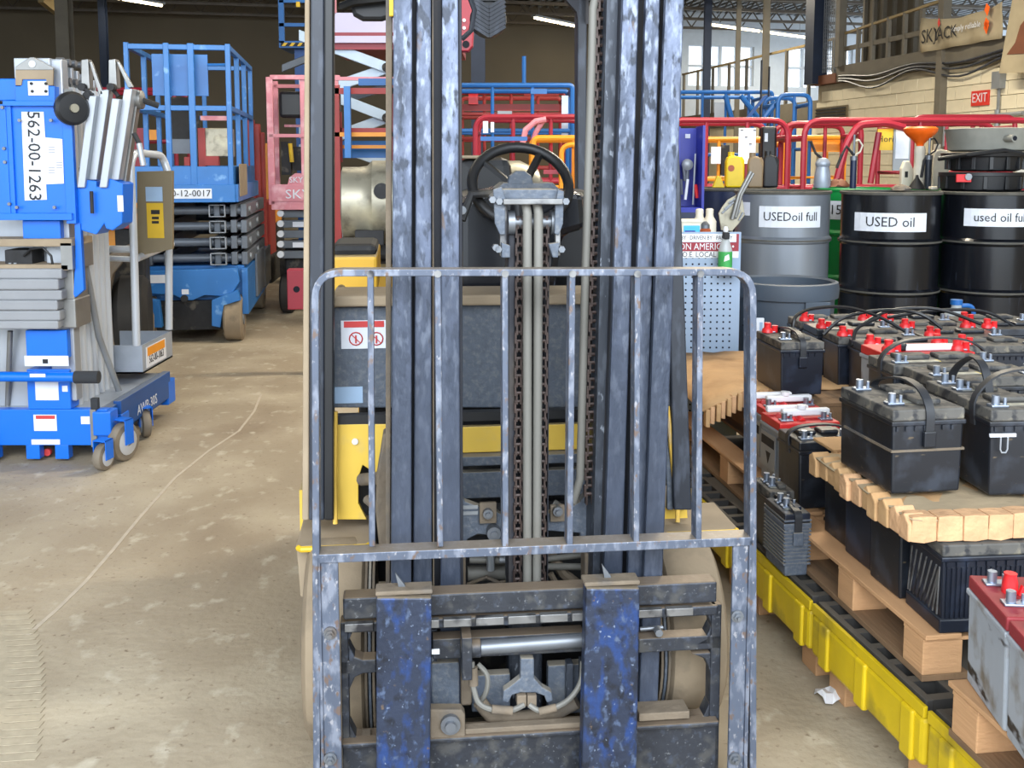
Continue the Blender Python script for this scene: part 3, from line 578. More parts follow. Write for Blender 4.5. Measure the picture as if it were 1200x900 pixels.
# steering wheel: tilted ring
cc=K.L(610,216,.78); R_=K.L(671,216,.78).x-K.L(610,216,.78).x-.012; tl_=math.radians(50)
ring=[(cc.x+R_*math.cos(a),.78+R_*math.sin(a)*math.cos(tl_),cc.z+R_*math.sin(a)*math.sin(tl_)) for a in [i*math.pi/18 for i in range(36)]]
sw=MB().tube(ring,.0155,10,closed=True).ob('steering_wheel','black',fk)
for a in (math.radians(60),math.radians(140),math.radians(270)):
    MB().bar((cc.x,.77,cc.z-.02),(cc.x+R_*math.cos(a),.78+R_*math.sin(a)*math.cos(tl_),cc.z+R_*math.sin(a)*math.sin(tl_)),.02,.012).ob('spoke','black',sw)
MB().lathe([(.05,-.02),(.05,.0),(.03,.02)],(cc.x,.77,cc.z-.02),16).ob('horn_cap','black',sw)
MB().cyl((cc.x,.77,cc.z-.04),(cc.x,.66,cc.z-.35),.035,12).ob('steering_column','black',sw)
p=ring[21]; 
# lpg tank lying across the rear
tz=K.L(440,238,1.9); tx0=K.L(400,238,1.9).x; tx1=K.L(640,222,1.9).x; R_=.165
tk=MB().lathe([(.125,tx0),(.14,tx0+.005),(.14,tx0+.07),(.145,tx0+.10),(R_,tx0+.12),(R_,tx1-.1),(R_*.8,tx1-.03),(R_*.4,tx1)],(0,1.95,tz.z),32,'x').ob('gas_tank','tank',fk)
p=K.L(447,224,1.76); MB().cyl((p.x,1.83,p.z),(p.x,1.78,p.z),.03,16).ob('tank_port','gear',tk)
K.R('tank_cradle','gear',fk,[(400,285,640,300,1.9,.3),(416,270,450,288,1.8,.06)],bev=.004)
K.R('counterweight','hood',fk,[(392,318,800,345,1.55,.4)])
MB().box(-.44,.47,1.5,2.1,.28,1.0).ob('rear_body','hood',fk,bev=.05)
MB().box(-.40,.43,.66,1.5,.28,.95).ob('chassis','gear',fk,bev=.02)
# --- overhead guard
def leg(name,m,top,bot,w0,w1,d,yt=0,yb=610):
    A=[K.L(x,yt,w0) for x in top]; B_=[K.L(x,yb,w1) for x in bot]
    def e(a,b,z): t=(z-a.z)/(b.z-a.z); return a.lerp(b,t)
    zb=B_[0].z; q=[e(A[0],B_[0],2.08),e(A[1],B_[1],2.08),B_[1],B_[0]]
    return MB().ext(q,(0,d,0)).ob(name,m,fk,bev=.004)
leg('guard_leg','vis',(364,380),(362,380),.45,.45,.05); leg('guard_leg_edge','plate',(357,363),(354,362),.46,.46,.04); leg('guard_leg_flange','black',(380,391),(380,391),.44,.44,.05)
leg('guard_leg','vis',(776,790),(790,811),.50,.45,.05,yb=598); leg('guard_leg_flange','slate',(768,776),(782,790),.51,.47,.04,yb=598)
leg('rear_guard_leg','vis',(677,688),(677,687),1.5,1.5,.07,yb=236); leg('rear_guard_leg','vis',(406,409),(400,404),1.5,1.5,.07,yb=300) if 0 else None
zt2=2.06
K.B('guard_roof','vis',fk,[(K.L(357,0,.45).x,K.L(800,0,.45).x,.42,.5,zt2,zt2+.06),(K.L(357,0,.45).x,K.L(800,0,.45).x,1.5,1.57,zt2,zt2+.06),(K.L(357,0,.45).x,K.L(357,0,.45).x+.06,.42,1.57,zt2,zt2+.06),(K.L(800,0,.45).x-.06,K.L(800,0,.45).x,.42,1.57,zt2,zt2+.06)]+[(x,x+.03,.5,1.5,zt2+.01,zt2+.04) for x in (-.3,-.17,-.04,.09,.22,.35)],bev=.004)
K.P('rear_brace','mdark',fk,[([(646,-20),(690,-20),(690,28),(678,28),(676,14)],1.5,.03)])
K.T('mirror_stalk','black',fk,[([(400,8,.62),(415,2,.6),(470,-4,.6)],.012)])
K.P('mirror','black',fk,[([(409,-10),(470,-12),(470,16),(448,24),(425,24),(414,18),(410,6)],.62,.03)],bev=.01)
K.P('amber_flasher','yed',fk,[([(456,-8),(462,-8),(464,14),(461,19),(456,19)],.13,.01)],bev=.002)
# work lamp: finned back
p=K.L(573,22,1.2); wl=MB().lathe([(.055,0),(.06,.03),(.05,.06)],(p.x,1.2,p.z),24,'y').ob('work_lamp','black',fk)
m=MB()
for i in range(-4,4):
    z=p.z+i*.013
    for s_ in (-1,1): m.bar((p.x,1.195,z-.004),(p.x+s_*.052,1.195,z+.028),.004,.01)
m.ob('cooling_fin','vis',wl); MB().box(p.x-.025,p.x+.025,1.19,1.24,p.z+.055,p.z+.08).ob('lamp_bracket','black',wl)
K.T('lamp_cable','vis',fk,[([(548,-10,1.1),(556,12,1.1),(552,36,1.1),(541,46,1.1)],.008)])
# ================= BLUE MAST LIFT (left foreground)
A=Fr(-2.25,4.87,0)
al=A.thing('mast_lift','upright blue personnel lift with stacked aluminium mast and a number plate, left foreground','lift')
zb=.235
# base chassis
xR=A.L(128,500,0).x; xL=-.40
zb=A.L(50,480,0).z; zm0=A.L(50,522,0).z; zl0=A.L(50,538,0).z
MB().box(xL,A.L(105,0,0).x,0,.05,zm0,zb).ob('base_front','awp',al,bev=.004)
for x0_,x1_ in ((-60,-4),(29,45),(63,79)): MB().box(A.L(x0_,500,0).x,A.L(x1_,500,0).x,0,.05,zl0,zm0+.002).ob('base_foot','awp',al,bev=.003)
A.B('chassis','awpd',al,[(xL,xR-.02,.05,.92,.10,zb-.01)],bev=.006)
A.B('deck_plate','galv',al,[(xL+.02,xR-.06,.06,.88,zb-.012,zb-.004)])
A.B('side_rail','awpd',al,[(xR-.04,xR,.16,.90,.12,zb+.005)],bev=.004)
A.R('corner_block','awp',al,[(109,483,129,511,-.025,.10),(175,447,197,475,.86,.12),(134,486,143,507,.15,.1)],bev=.006)
A.R('latch_post','foam',al,[(106,467,114,480,-.02,.03)],bev=.004); A.R('latch_bar','alud',al,[(107,480,112,524,-.01,.02)])
A.R('warning_label','paper',al,[(40,486,66,505,-.003,.002),(37,515,70,521,-.003,.002),(95,488,105,497,-.003,.002)])
A.R('red_label_band','red',al,[(42,487,64,491,-.005,.001)])
p=A.L(57,529,.08); MB().cyl((p.x,.08,p.z),(p.x,.06,p.z),.018,16).ob('red_knob','red',al)
mb=MB(); text('AWP-30S',.075,'paper',al,(xR+.002,.52,.165),(math.pi/2,0,math.pi/2))
def caster(x,y,r,w,nm,turn=0,m='tread'):
    e=MB().lathe([(r*.7,-w/2),(r*.95,-w/2+.004),(r,-w/4),(r,w/4),(r*.95,w/2-.004),(r*.7,w/2)],(0,0,0),24,'x').ob(nm,m,al)
    e.location=(x,y,r+.001); e.rotation_euler=(0,0,math.radians(turn))
    MB().lathe([(r*.68,-w/2-.002),(r*.5,-w/2-.006),(r*.2,-w/2-.008),(r*.2,w/2+.008),(r*.5,w/2+.006),(r*.68,w/2+.002)],(0,0,0),20,'x').ob('hub','wheelr',e)
    MB().box(-w/2-.012,-w/2-.008,-.03,.03,-.01,r+.02).box(w/2+.008,w/2+.012,-.03,.03,-.01,r+.02).box(-w/2-.012,w/2+.012,-.03,.03,r+.015,r+.02).ob('fork_bracket','awp',e)
q=A.G(122,551,0); caster(q.x,q.y,.065,.045,'caster',-12)
q=A.G(146,541,0); caster(q.x-.01,q.y+.02,.095,.055,'drive_wheel',-18)
q=A.G(171,512,0); caster(q.x,q.y,.072,.045,'caster',30)
q=A.G(-20,545,0); caster(q.x,q.y,.065,.045,'caster',10)
# tow bar with foam grip, lower cover
A.T('tow_bar','awp',al,[([(-30,441,-.08),(91,442,-.08)],.024)],14); A.T('grip','foam',al,[([(88,442,-.08),(116,442,-.08)],.030)],14)
A.R('mast_foot','awp',al,[(31,387,78,420,-.02,.10),(33,433,81,480,.0,.10)],bev=.005)
A.R('foot_label','paper',al,[(29,417,80,429,-.022,.002),(42,447,68,469,-.002,.002),(73,452,79,459,-.003,.002),(35,438,53,442,-.106,.001)])
A.R('label_mark','ink',al,[(50,421,56,426,-.024,.001)])
# grey battery cover: ribbed
A.R('battery_cover','gbox',al,[(-30,315,72,327,-.08,.24),(-30,327,68,340,-.09,.25),(-30,340,72,352,-.08,.24),(-30,352,67,364,-.09,.25),(-30,364,70,376,-.08,.24),(-30,376,68,386,-.085,.24)],bev=.008)
A.R('cover_side','alud',al,[(70,350,88,385,-.02,.18),(74,314,86,352,-.02,.16)],bev=.008)
A.R('charger_shelf','plate',al,[(-30,280,84,289,-.06,.24),(-30,310,80,317,-.06,.24)],bev=.004)
A.R('shelf_side','alud',al,[(72,285,84,316,-.06,.24)]); A.R('shelf_back','gear',al,[(-30,287,74,312,.14,.02)])
A.R('charger','gear',al,[(6,293,37,312,-.03,.14)],bev=.004); A.R('charger_dial','lgrey',al,[(10,308,13,311,-.033,.003),(16,308,19,311,-.033,.003)])
A.T('charger_cable','black',al,[([(28,300,-.04),(36,292,-.05),(50,290,-.05),(60,300,-.05),(62,312,-.04)],.006)])
A.R('blue_box','awp',al,[(27,258,70,281,-.02,.15),(-30,92,18,118,.02,.1)],bev=.005)
# power unit panel
A.R('side_panel','awp',al,[(10,122,82,256,-.04,.03)],bev=.003)
A.R('panel_flange','awp',al,[(-6,122,6,256,-.06,.02),(3,118,84,124,-.07,.06),(-6,250,84,258,-.07,.06),(6,122,12,256,-.055,.02),(78,122,83,262,-.055,.03),(-30,252,86,258,-.06,.05)],bev=.002)
for x,y in ((3,126),(5,174),(6,190),(11,239),(20,243),(64,243),(79,125),(60,141),(23,141)):
    q=A.L(x,y,-.065); MB().cyl((q.x,-.06,q.z),(q.x,-.072,q.z),.008,8).ob('bolt','chrome',al)
lb=A.P('number_plate','paper',al,[([(25,131),(51,131),(53,161),(73,163),(75,215),(54,216),(55,234),(29,235)],-.044,.002)])
q=A.L(39.5,183,-.047); text('562-00-1263',.082,'ink',al,(q.x,-.0475,q.z),(math.pi/2,math.radians(91.5),0),wx=1.0)
for x0_,y0_ in ((57,172),(66,190),(57,196)): A.R('print_line','lgrey',al,[(x0_,y0_+k*3,x0_+7,y0_+k*3+1,-.0455,.001) for k in range(3)])
# top of the power unit
A.R('mast_head_plate','alu',al,[(17,68,58,92,.0,.04)],bev=.003)
A.P('lifting_lug','alud',al,[([(18,78),(35,67),(39,67),(62,79),(62,82),(18,82)],-.03,.02)],bev=.002)
q=A.L(38,75,-.03); MB().cyl((q.x,-.03,q.z),(q.x,-.034,q.z),.016,16).ob('lug_hole','paper',al)
A.P('brown_bracket','plate',al,[([(18,82),(62,82),(62,100),(54,100),(54,93),(26,93),(25,100),(18,100)],-.035,.012)],bev=.002)
A.P('blue_head','awp',al,[([(18,101),(24,101),(27,93),(55,93),(58,101),(64,101),(64,121),(18,121)],-.028,.05)],bev=.002)
A.R('switch_plate','paper',al,[(33,95,56,112,-.034,.006)],bev=.002)
for x,y in ((37,98),(38,107),(54,98),(54,107)):
    q=A.L(x,y,-.035); MB().cyl((q.x,-.034,q.z),(q.x,-.040,q.z),.007,8).ob('dark_bolt','gear',al)
# mast columns
nx=A.L(84,400,.10).x
mast=A.R('mast_column','alu',al,[(62,69,72,470,.02,.07)],bev=.006)
zt_=A.L(70,69,.02).z
for i in range(7):
    y=.10+i*.068; o=MB().box(nx-.16,nx,y,y+.028,.24,zt_-.01*i).box(nx-.16,nx-.02,y+.028,y+.068,.24,zt_-.02-.01*i).ob('mast_column','alu',al,bev=.004)
    MB().cyl((nx-.004,y+.034,.24),(nx-.004,y+.034,zt_-.12),.031,12).ob('column_bead','aluw',o)
    if i<5:
        for z in (zt_+.0,zt_-.09,zt_-.52): MB().cyl((nx-.02,y+.02,z),(nx+.016,y+.02,z),.016,12).ob('column_roller','chrome',al)
    MB().cyl((nx+.008,y+.04,.9),(nx+.008,y+.04,zt_-.1),.006,6).ob('lift_strap','alud',al)
MB().box(nx-.5,nx-.16,.10,.5,.24,zt_-.25).ob('mast_core','alu',al,bev=.01)
A.R('left_column','alu',al,[(-30,385,14,430,.3,.05),(20,395,30,470,.25,.05)],bev=.004)
A.T('left_strut','alud',al,[([(12,388,.05),(9,478,.1)],.013)],10); A.T('brace_strut','lgrey',al,[([(98,300,.15),(116,395,.30),(143,468,.45)],.016)],12)
A.P('blue_link','awp',al,[([(87,258),(94,262),(98,340),(88,349),(86,345),(88,300)],-.03,.03)],bev=.003)
# stowed outriggers: four aluminium beams with swivel heads
bw=[([(104,112),(113,112),(99,220),(90,220)],.02),([(117,106),(128,104),(113,211),(104,211)],.06),([(131,115),(140,116),(125,220),(116,220)],.02),([(145,104),(155,104),(139,211),(129,211)],.06)]
for pts,w in bw: A.P('outrigger_beam','alu',al,[(pts,w-.06,.06)],bev=.004)
A.P('outrigger_side','alud',al,[([(155,104),(163,106),(147,215),(139,211)],.07,.05)],bev=.003)
A.P('head_bracket','alud',al,[([(95,70),(103,69),(105,104),(95,105)],-.01,.05),([(127,70),(135,69),(137,103),(127,105)],.03,.05),([(104,72),(107,72),(121,110),(116,112)],.0,.02),([(136,72),(139,72),(156,102),(150,103)],.04,.02)],bev=.003)
for x,y in ((96,102),(130,102),(102,112)):
    q=A.L(x,y,-.03); MB().cyl((q.x,.0,q.z),(q.x,-.04,q.z),.018,14).ob('swivel_bolt','gear',al)
A.T('swivel_arm','gear',al,[([(96,102,-.03),(109,112,-.02)],.010),([(130,102,.02),(139,113,.02)],.010)])
A.P('outrigger_bracket','awp',al,[([(89,217),(100,218),(100,211),(113,212),(113,219),(125,219),(127,209),(144,215),(143,262),(132,270),(124,268),(122,262),(113,275),(95,270),(90,258)],-.02,.14)],bev=.004)
A.R('bracket_label','paper',al,[(138,229,144,248,-.024,.002)]); A.T('bracket_strap','gear',al,[([(107,224,-.05),(108,250,-.05)],.009)])
q=A.L(162,117,.1); MB().lathe([(.02,-.03),(.045,-.02),(.045,.02),(.02,.03)],(q.x,.1,q.z),16,'x').ob('outrigger_foot','alud',al); A.T('foot_arm','gear',al,[([(160,115,.08),(186,124,.12)],.014)])
A.T('lock_lever','gear',al,[([(157,156,.05),(164,170,.05)],.012)]); A.T('lever_grip','alu',al,[([(163,168,.05),(168,194,.05)],.014)],12)
q=A.L(83,127,-.09); cw=MB().lathe([(.035,-.028),(.065,-.026),(.078,-.012),(.078,.012),(.065,.026),(.035,.028)],(0,0,0),28,'x').ob('spare_caster','black',al); cw.location=(q.x,-.08,q.z); cw.rotation_euler=(0,0,math.radians(-48))
MB().cyl((-.032,0,0),(.04,0,0),.02,14).ob('caster_hub','tank',cw); MB().box(-.045,-.035,-.02,.02,-.0,.09).ob('caster_arm','alud',cw)
# platform tray and rails (at the back of the mast)
x1_=A.L(167,420,.63).x; x0_=A.L(112,420,.63).x-.05; zt_=A.L(167,405,.63).z; z0_=A.L(167,438,.63).z
tr=A.B('platform_tray','galv',al,[(x0_,x1_,.63,.64,z0_,zt_),(x0_,x1_,1.11,1.12,z0_,zt_),(x1_-.008,x1_,.64,1.11,z0_,zt_),(x0_,x1_,.63,1.12,z0_,z0_+.01)])
tl2=MB().ext([(x1_+.001,.68,z0_+.02),(x1_+.001,1.0,z0_+.02),(x1_+.001,1.0,zt_-.02),(x1_+.001,.68,zt_-.02)],(.002,0,0)).ob('number_tag','paper',al)
MB().box(x1_+.003,x1_+.004,.70,.98,(z0_+zt_)/2+.005,zt_-.025).ob('tag_header','cor',al)
text('562-00-1063',.062,'ink',al,(x1_+.004,.84,(z0_+zt_)/2-.02),(math.pi/2,0,math.pi/2),wx=.75)
A.RT('platform_rail','aluw',al,[([(160,405,.64),(156,260,.64),(152,178,.66),(190,182,1.1),(198,205,1.1),(198,386,1.1)],.021)],rad=.12,n=12)
A.T('platform_rail','aluw',al,[([(110,292,.66),(160,292,.66)],.02),([(160,303,.66),(201,286,1.1)],.02),([(110,302,.7),(158,304,.7)],.016),([(112,190,.8),(152,190,.8)],.016)],12)
cp=A.P('control_panel','brown',al,[([(160,201),(202,200),(202,292),(161,300)],.72,.03)],bev=.003)
A.R('yellow_notice','yed',al,[(173,238,191,279,.717,.002)]); A.R('blue_notice','blabel',al,[(171,219,190,236,.717,.002)]); A.R('notice_print','ink',al,[(177,246,187,251,.7155,.001),(178,254,186,257,.7155,.001),(178,259,186,262,.7155,.001)])
# ================= BLUE SCISSOR LIFT
B_=Fr(-2.18,8.26,9)
sl=B_.thing('scissor_lift','blue slab scissor lift with railed platform and folded grey arms, left of the aisle','lift')
xw=-.83
def bx(name,m,l,bev=.004): return B_.B(name,m,sl,l,bev)
bx('chassis','sblue',[(xw,0,.10,2.2,.30,.62)],.01)
B_.P('chassis_front','sblue',sl,[([(166,318),(278,314),(281,330),(270,348),(240,346),(226,352),(216,352),(204,346),(172,344),(166,340)],-.02,.05)],bev=.006)
B_.P('wheel_guard','sblue',sl,[([(248,352),(278,340),(282,352),(262,358),(258,384),(248,382)],-.06,.08),([(166,350),(186,352),(190,384),(180,384),(176,362),(166,358)],-.06,.08)],bev=.004)
bx('side_tray','sblue',[(-.02,.03,.05,2.3,.22,.60)]); bx('side_door','sgrey',[(.03,.05,.7,1.5,.28,.66),(.03,.05,1.55,2.25,.26,.62)])
bx('under_gear','gear',[(xw+.12,-.15,.05,2.1,.10,.34)])
for x,y in ((-.09,.10),(xw+.06,.10),(-.07,1.95),(xw+.06,1.95)):
    o=MB().lathe([(.1,-.07),(.17,-.075),(.19,-.06),(.19,.06),(.17,.075),(.1,.07)],(x,y,.19),28,'x').ob('wheel','tyre',sl); MB().cyl((x-.078,y,.19),(x+.078,y,.19),.06,14).ob('wheel_hub','lgrey',o)
B_.R('small_label','paper',sl,[(176,322,196,332,-.024,.002),(213,339,221,345,-.024,.002)])
p=B_.L(216,350,-.03); MB().cyl((p.x,-.02,p.z),(p.x,-.03,p.z),.03,14).ob('tow_eye','gear',sl)
# folded scissor stack
for i in range(4):
    py=247+i*18.8; z=B_.L(250,py,.05).z
    for x in (xw+.06,xw+.2,-.23,-.10): bx('scissor_arm','sgrey',[(x,x+.05,.08,1.75,z-.052,z+.052)],.006)
    MB().cyl((xw,.14,z),(.0,.14,z),.035,14).ob('cross_tube','sgrey',sl); MB().cyl((xw,1.6,z),(.0,1.6,z),.035,14).ob('cross_tube','sgrey',sl)
    bx('arm_end','lgrey',[(-.26,-.13,.02,.07,z-.05,z-.042),(-.26,-.13,.02,.07,z+.042,z+.05),(-.26,-.25,.02,.07,z-.05,z+.05),(-.14,-.13,.02,.07,z-.05,z+.05)],.001)
    MB().cyl((.03,.3,z),(.045,.3,z),.03,12).ob('pivot_pin','lgrey',sl); MB().cyl((.03,1.0,z),(.045,1.0,z),.03,12).ob('pivot_pin','lgrey',sl)
    bx('outer_arm','sgrey',[(-.02,.03,.10,1.8,z-.055,z+.05)],.006)
zf=B_.L(275,231,-.1).z; zk=B_.L(275,195,-.1).z; zm=B_.L(270,127,-.1).z; zr=B_.L(268,56,-.1).z; px0=B_.L(148,100,-.1).x; px1=B_.L(271,100,-.1).x; yb=1.75
bx('platform_floor','sblue',[(px0,px1,-.1,yb,zf,zf+.03)])
bx('toe_board','sblue',[(px0,px1,-.1,-.085,zf,zk),(px1-.015,px1,-.1,yb,zf,zk),(px0,px0+.015,-.1,yb,zf,zk),(px0,px1,yb-.015,yb,zf,zk)],.002)
bx('platform_edge','sblue',[(px0,px1+.01,-.13,-.1,zf-.04,zf+.1),(px1,px1+.03,-.1,yb,zf-.04,zf+.1)])
for z in (zm,zr): bx('guard_rail','sblue',[(px0,px1,-.1,-.06,z-.02,z+.02),(px1-.04,px1,-.06,yb,z-.02,z+.02),(px0,px0+.04,-.06,yb,z-.02,z+.02),(px0,px1,yb-.04,yb,z-.02,z+.02)],.004)
qx=lambda x:B_.L(x,150,-.1).x
for a,b in ((148,153.5),(194,200.5),(222,229.5),(266,272)): bx('guard_post','sblue',[(qx(a),qx(b),-.105,-.06,zf,zr+.03)],.004)
for y in (.5,1.1,1.71): bx('guard_post','sblue',[(px1-.04,px1,y,y+.04,zf,zr),(px0,px0+.04,y,y+.04,zf,zr)],.004)
bx('guard_post','sblue',[(qx(200)+.0,qx(206),yb-.04,yb,zf,zr)])
B_.R('blue_sheet','sblue',sl,[(179,64,243,112,.0,.01)],bev=.002); B_.T('thin_rail','sblue',sl,[([(243,76,.0),(270,76,0)],.012)])
cr=B_.R('steel_box','tank',sl,[(240,150,270,184,.5,.3)],bev=.01); B_.R('orange_frame','cor' if 0 else 'brick',sl,[(233,150,240,195,.48,.1),(240,183,256,194,.45,.1),(216,184,222,194,.45,.1)]); B_.R('pink_bar','cpink',sl,[(235,136,270,141,.5,.04)])
B_.R('dark_panel','gear',sl,[(200,114,226,180,.6,.03),(229,130,233,195,.6,.03)]); B_.R('grey_panel','sgrey',sl,[(202,163,224,180,.55,.03)])
B_.R('beige_panel','plate',sl,[(276,196,291,226,-.08,.01)]) if 0 else bx('beige_panel','plate',[(px1+.03,px1+.036,.0,.6,zf+.0,zk+.02)])
npl=B_.R('number_plate','paper',sl,[(172,221,248,233,-.133,.002)]); q=B_.L(210,227,-.135); text('310-12-0017',.072,'ink',sl,(B_.L(247,227,-.135).x,-.137,q.z),wx=1.0,al='RIGHT')
# ================= things behind on the left
def basket(f,name,label,cat,m,x0,x1,y0,y1,z0,z1,mid,posts=3,group=None,r=.024,base='gear',rad=.12):
    """a boom lift basket of bent tube, standing on a wheeled chassis"""
    t=f.thing(name,label,cat,group)
    for y in (y0,y1):
        MB().tube(arc([(x0,y,z0),(x0,y,z1),(x1,y,z1),(x1,y,z0)],rad),r,8).ob('hoop_rail',m,t)
    for z in mid: MB().tube([(x0,y0,z),(x1,y0,z),(x1,y1,z),(x0,y1,z)],r*.8,8,closed=True).ob('mid_rail',m,t)
    for x in (x0,x1): MB().tube([(x,y0,z1-rad),(x,y1,z1-rad)],r,8).ob('side_rail',m,t)
    for i in range(1,posts+1):
        x=x0+(x1-x0)*i/(posts+1); MB().cyl((x,y0,z0),(x,y0,z1),r*.7,8).ob('post',m,t)
    MB().box(x0,x1,y0,y1,z0-.05,z0).ob('floor_grid',m,t)
    MB().box((x0+x1)/2-.25,(x0+x1)/2+.25,y0+.1,y1-.05,.12,z0-.05).ob('support',base,t,bev=.02)
    for x in ((x0+x1)/2-.3,(x0+x1)/2+.22):
        for y in (y0+.15,y1-.25): MB().cyl((x,y,.16),(x+.08,y,.16),.16,18).ob('wheel','tyb',t)
    return t
f=Fr(-4.1,11.8,6); t=basket(f,'boom_basket','red tube basket half hidden behind the aluminium outriggers','basket','cred',-.75,.25,0,.7,.75,2.28,(1.2,1.7),2)
f.R('control_box','cred',t,[(158,120,196,190,-.05,.05)]) if 0 else None; f.R('orange_guard','cor',t,[(172,152,184,164,-.1,.05)]); f.R('machine_body','cor',t,[(118,230,170,300,.2,.5)],bev=.03); f.R('red_side','cred',t,[(150,150,170,195,-.04,.02)])
# row of red, orange uprights right of scissor lift
f=Fr(-3.05,12.2,5); t=f.thing('red_machine','tall dull red folded machine parked behind the blue scissor lift','lift')
f.R('upright','brick',t,[(291,140,297,330,0,.1),(298,145,304,320,.05,.1),(305,155,309,320,.1,.1)],bev=.01); f.R('lower_body','brick',t,[(290,235,316,330,.3,.5)],bev=.04); f.R('base','gear',t,[(290,300,318,336,.1,.9)],bev=.03)
z_=f.G(300,330,0); 
for x in (-.05,.25): MB().cyl((x,.3,.2),(x+.1,.3,.2),.2,18).ob('wheel','tyb',t)
f=Fr(-2.9,13.3,3); t=f.thing('orange_machine','narrow orange machine between dull red machine and pink lift','lift')
f.R('upright','cor',t,[(309,168,315,300,0,.08),(316,225,321,320,.1,.08)],bev=.01); f.R('body','cor',t,[(305,215,322,262,.2,.5)],bev=.03); f.R('base','gear',t,[(306,250,324,331,.3,.6)],bev=.03)
MB().cyl((-.2,.4,.2),(.1,.4,.2),.2,18).ob('wheel','tyb',t)
# rough terrain machine behind mast lift
f=Fr(-2.75,7.3,15); t=f.thing('wheeled_machine','dusty grey machine with dark round tyre behind the mast lift platform','vehicle')
f.P('fender','dustst',t,[([(112,310),(136,293),(150,288),(165,292),(168,300),(150,300),(132,322),(126,350),(130,378),(112,384)],0,.2)],bev=.01); f.R('grille','dustst',t,[(112,330,128,380,.05,.2)],bev=.01)
q=f.L(152,340,.1); MB().lathe([(.12,-.1),(.26,-.12),(.31,-.08),(.31,.08),(.26,.12),(.12,.1)],(q.x,.3,.31),30,'x').ob('wheel','tyb',t); f.R('body','gear',t,[(112,300,170,350,.35,.4)],bev=.02); f.R('side_step','plate',t,[(146,350,168,384,.3,.2)])
# ================= PINK SCISSOR LIFT
f=Fr(-1.85,9.6,3); pk=f.thing('pink_scissor_lift','faded pink scissor lift with black pad left of the forklift','lift')
f.R('guard_post','cpink',pk,[(315,90,319,240,0,.04),(321,95,325,240,.3,.04),(392,90,396,240,0,.04),(354,90,357,240,.02,.04)],bev=.004)
f.R('guard_rail','cpink',pk,[(316,88,398,93,0,.04),(320,99,398,103,.3,.04),(315,157,398,161,0,.04),(333,146,398,149,.4,.03)],bev=.004)
f.R('toe_board','cpink',pk,[(318,216,398,236,-.01,.02),(318,238,398,246,.0,.02)],bev=.004); f.R('platform_floor','cpink',pk,[(318,236,398,240,0,1.2)])
f.R('black_pad','black',pk,[(327,107,398,138,.15,.12)],bev=.03); f.P('name_panel','cpink',pk,[([(337,216),(339,208),(346,203),(352,203),(360,210),(360,216)],.0,.02)])
q=f.L(347,211,-.01); text('SKY',.075,'paper',pk,(q.x,-.012,q.z)); q=f.L(349,228,-.02); text('SKY',.12,'paper',pk,(q.x,-.018,q.z),wx=1.15)
f.T('yellow_wire','yed',pk,[([(340,168,.2),(342,190,.2)],.02)]); f.R('control_box','gear',pk,[(330,166,340,205,.3,.1),(343,172,352,200,.35,.1)])
for i in range(5):
    y=249+i*12; f.P('scissor_arm','sgrey',pk,[([(326,y),(331,y-3),(398,y-3),(398,y+6),(331,y+6),(326,y+2)],.1,.06)],bev=.006)
    q=f.L(329,y+1,.08); MB().cyl((q.x,.1,q.z),(q.x,.06,q.z),.032,14).ob('pivot_pin','gwhite',pk)
    f.R('arm_label','paper',pk,[(343,y-1,356,y+5,.096,.003)]) if i%2 else None
f.R('chassis','gear',pk,[(334,290,398,322,.2,1.2)],bev=.02)
for x in (335,):
    q=f.L(x,315,.2); MB().lathe([(.08,-.05),(.17,-.06),(.19,-.04),(.19,.04),(.17,.06),(.08,.05)],(q.x,.3,.19),26,'x').ob('wheel','tyb',pk); MB().cyl((q.x-.062,.3,.19),(q.x+.062,.3,.19),.13,20).ob('wheel_disc','wheelr',pk)
MB().cyl((.25,.3,.19),(.37,.3,.19),.19,20).ob('wheel','tyb',pk)
# red block standing in the aisle by the guard leg
f=Fr(-1.62,6.9,6); t=f.thing('red_block','red steel block with round hole beside the forklift guard leg','block'); 
f.R('block_body','cred',t,[(337,316,362,363,0,.12)],bev=.006); q=f.L(347.5,339,0); MB().cyl((q.x,0.005,q.z),(q.x,-.004,q.z),.022,16).ob('hole','hole',t); f.R('foot','gear',t,[(357,355,368,442,.03,.1)])
# ================= RAISED SCISSOR LIFT with pale arms
f=Fr(-1.5,11.3,0); rs=f.thing('raised_scissor_lift','raised scissor lift with pale blue crossed arms under a lilac and crimson platform','lift')
def arm(a,b,w,h=.14,m='sarm'):
    p,q=f.L(a[0],a[1],w),f.L(b[0],b[1],w); MB().bar(p,q,.06,h,up=(0,1,0)).ob('scissor_arm',m,rs,bev=.006)
    
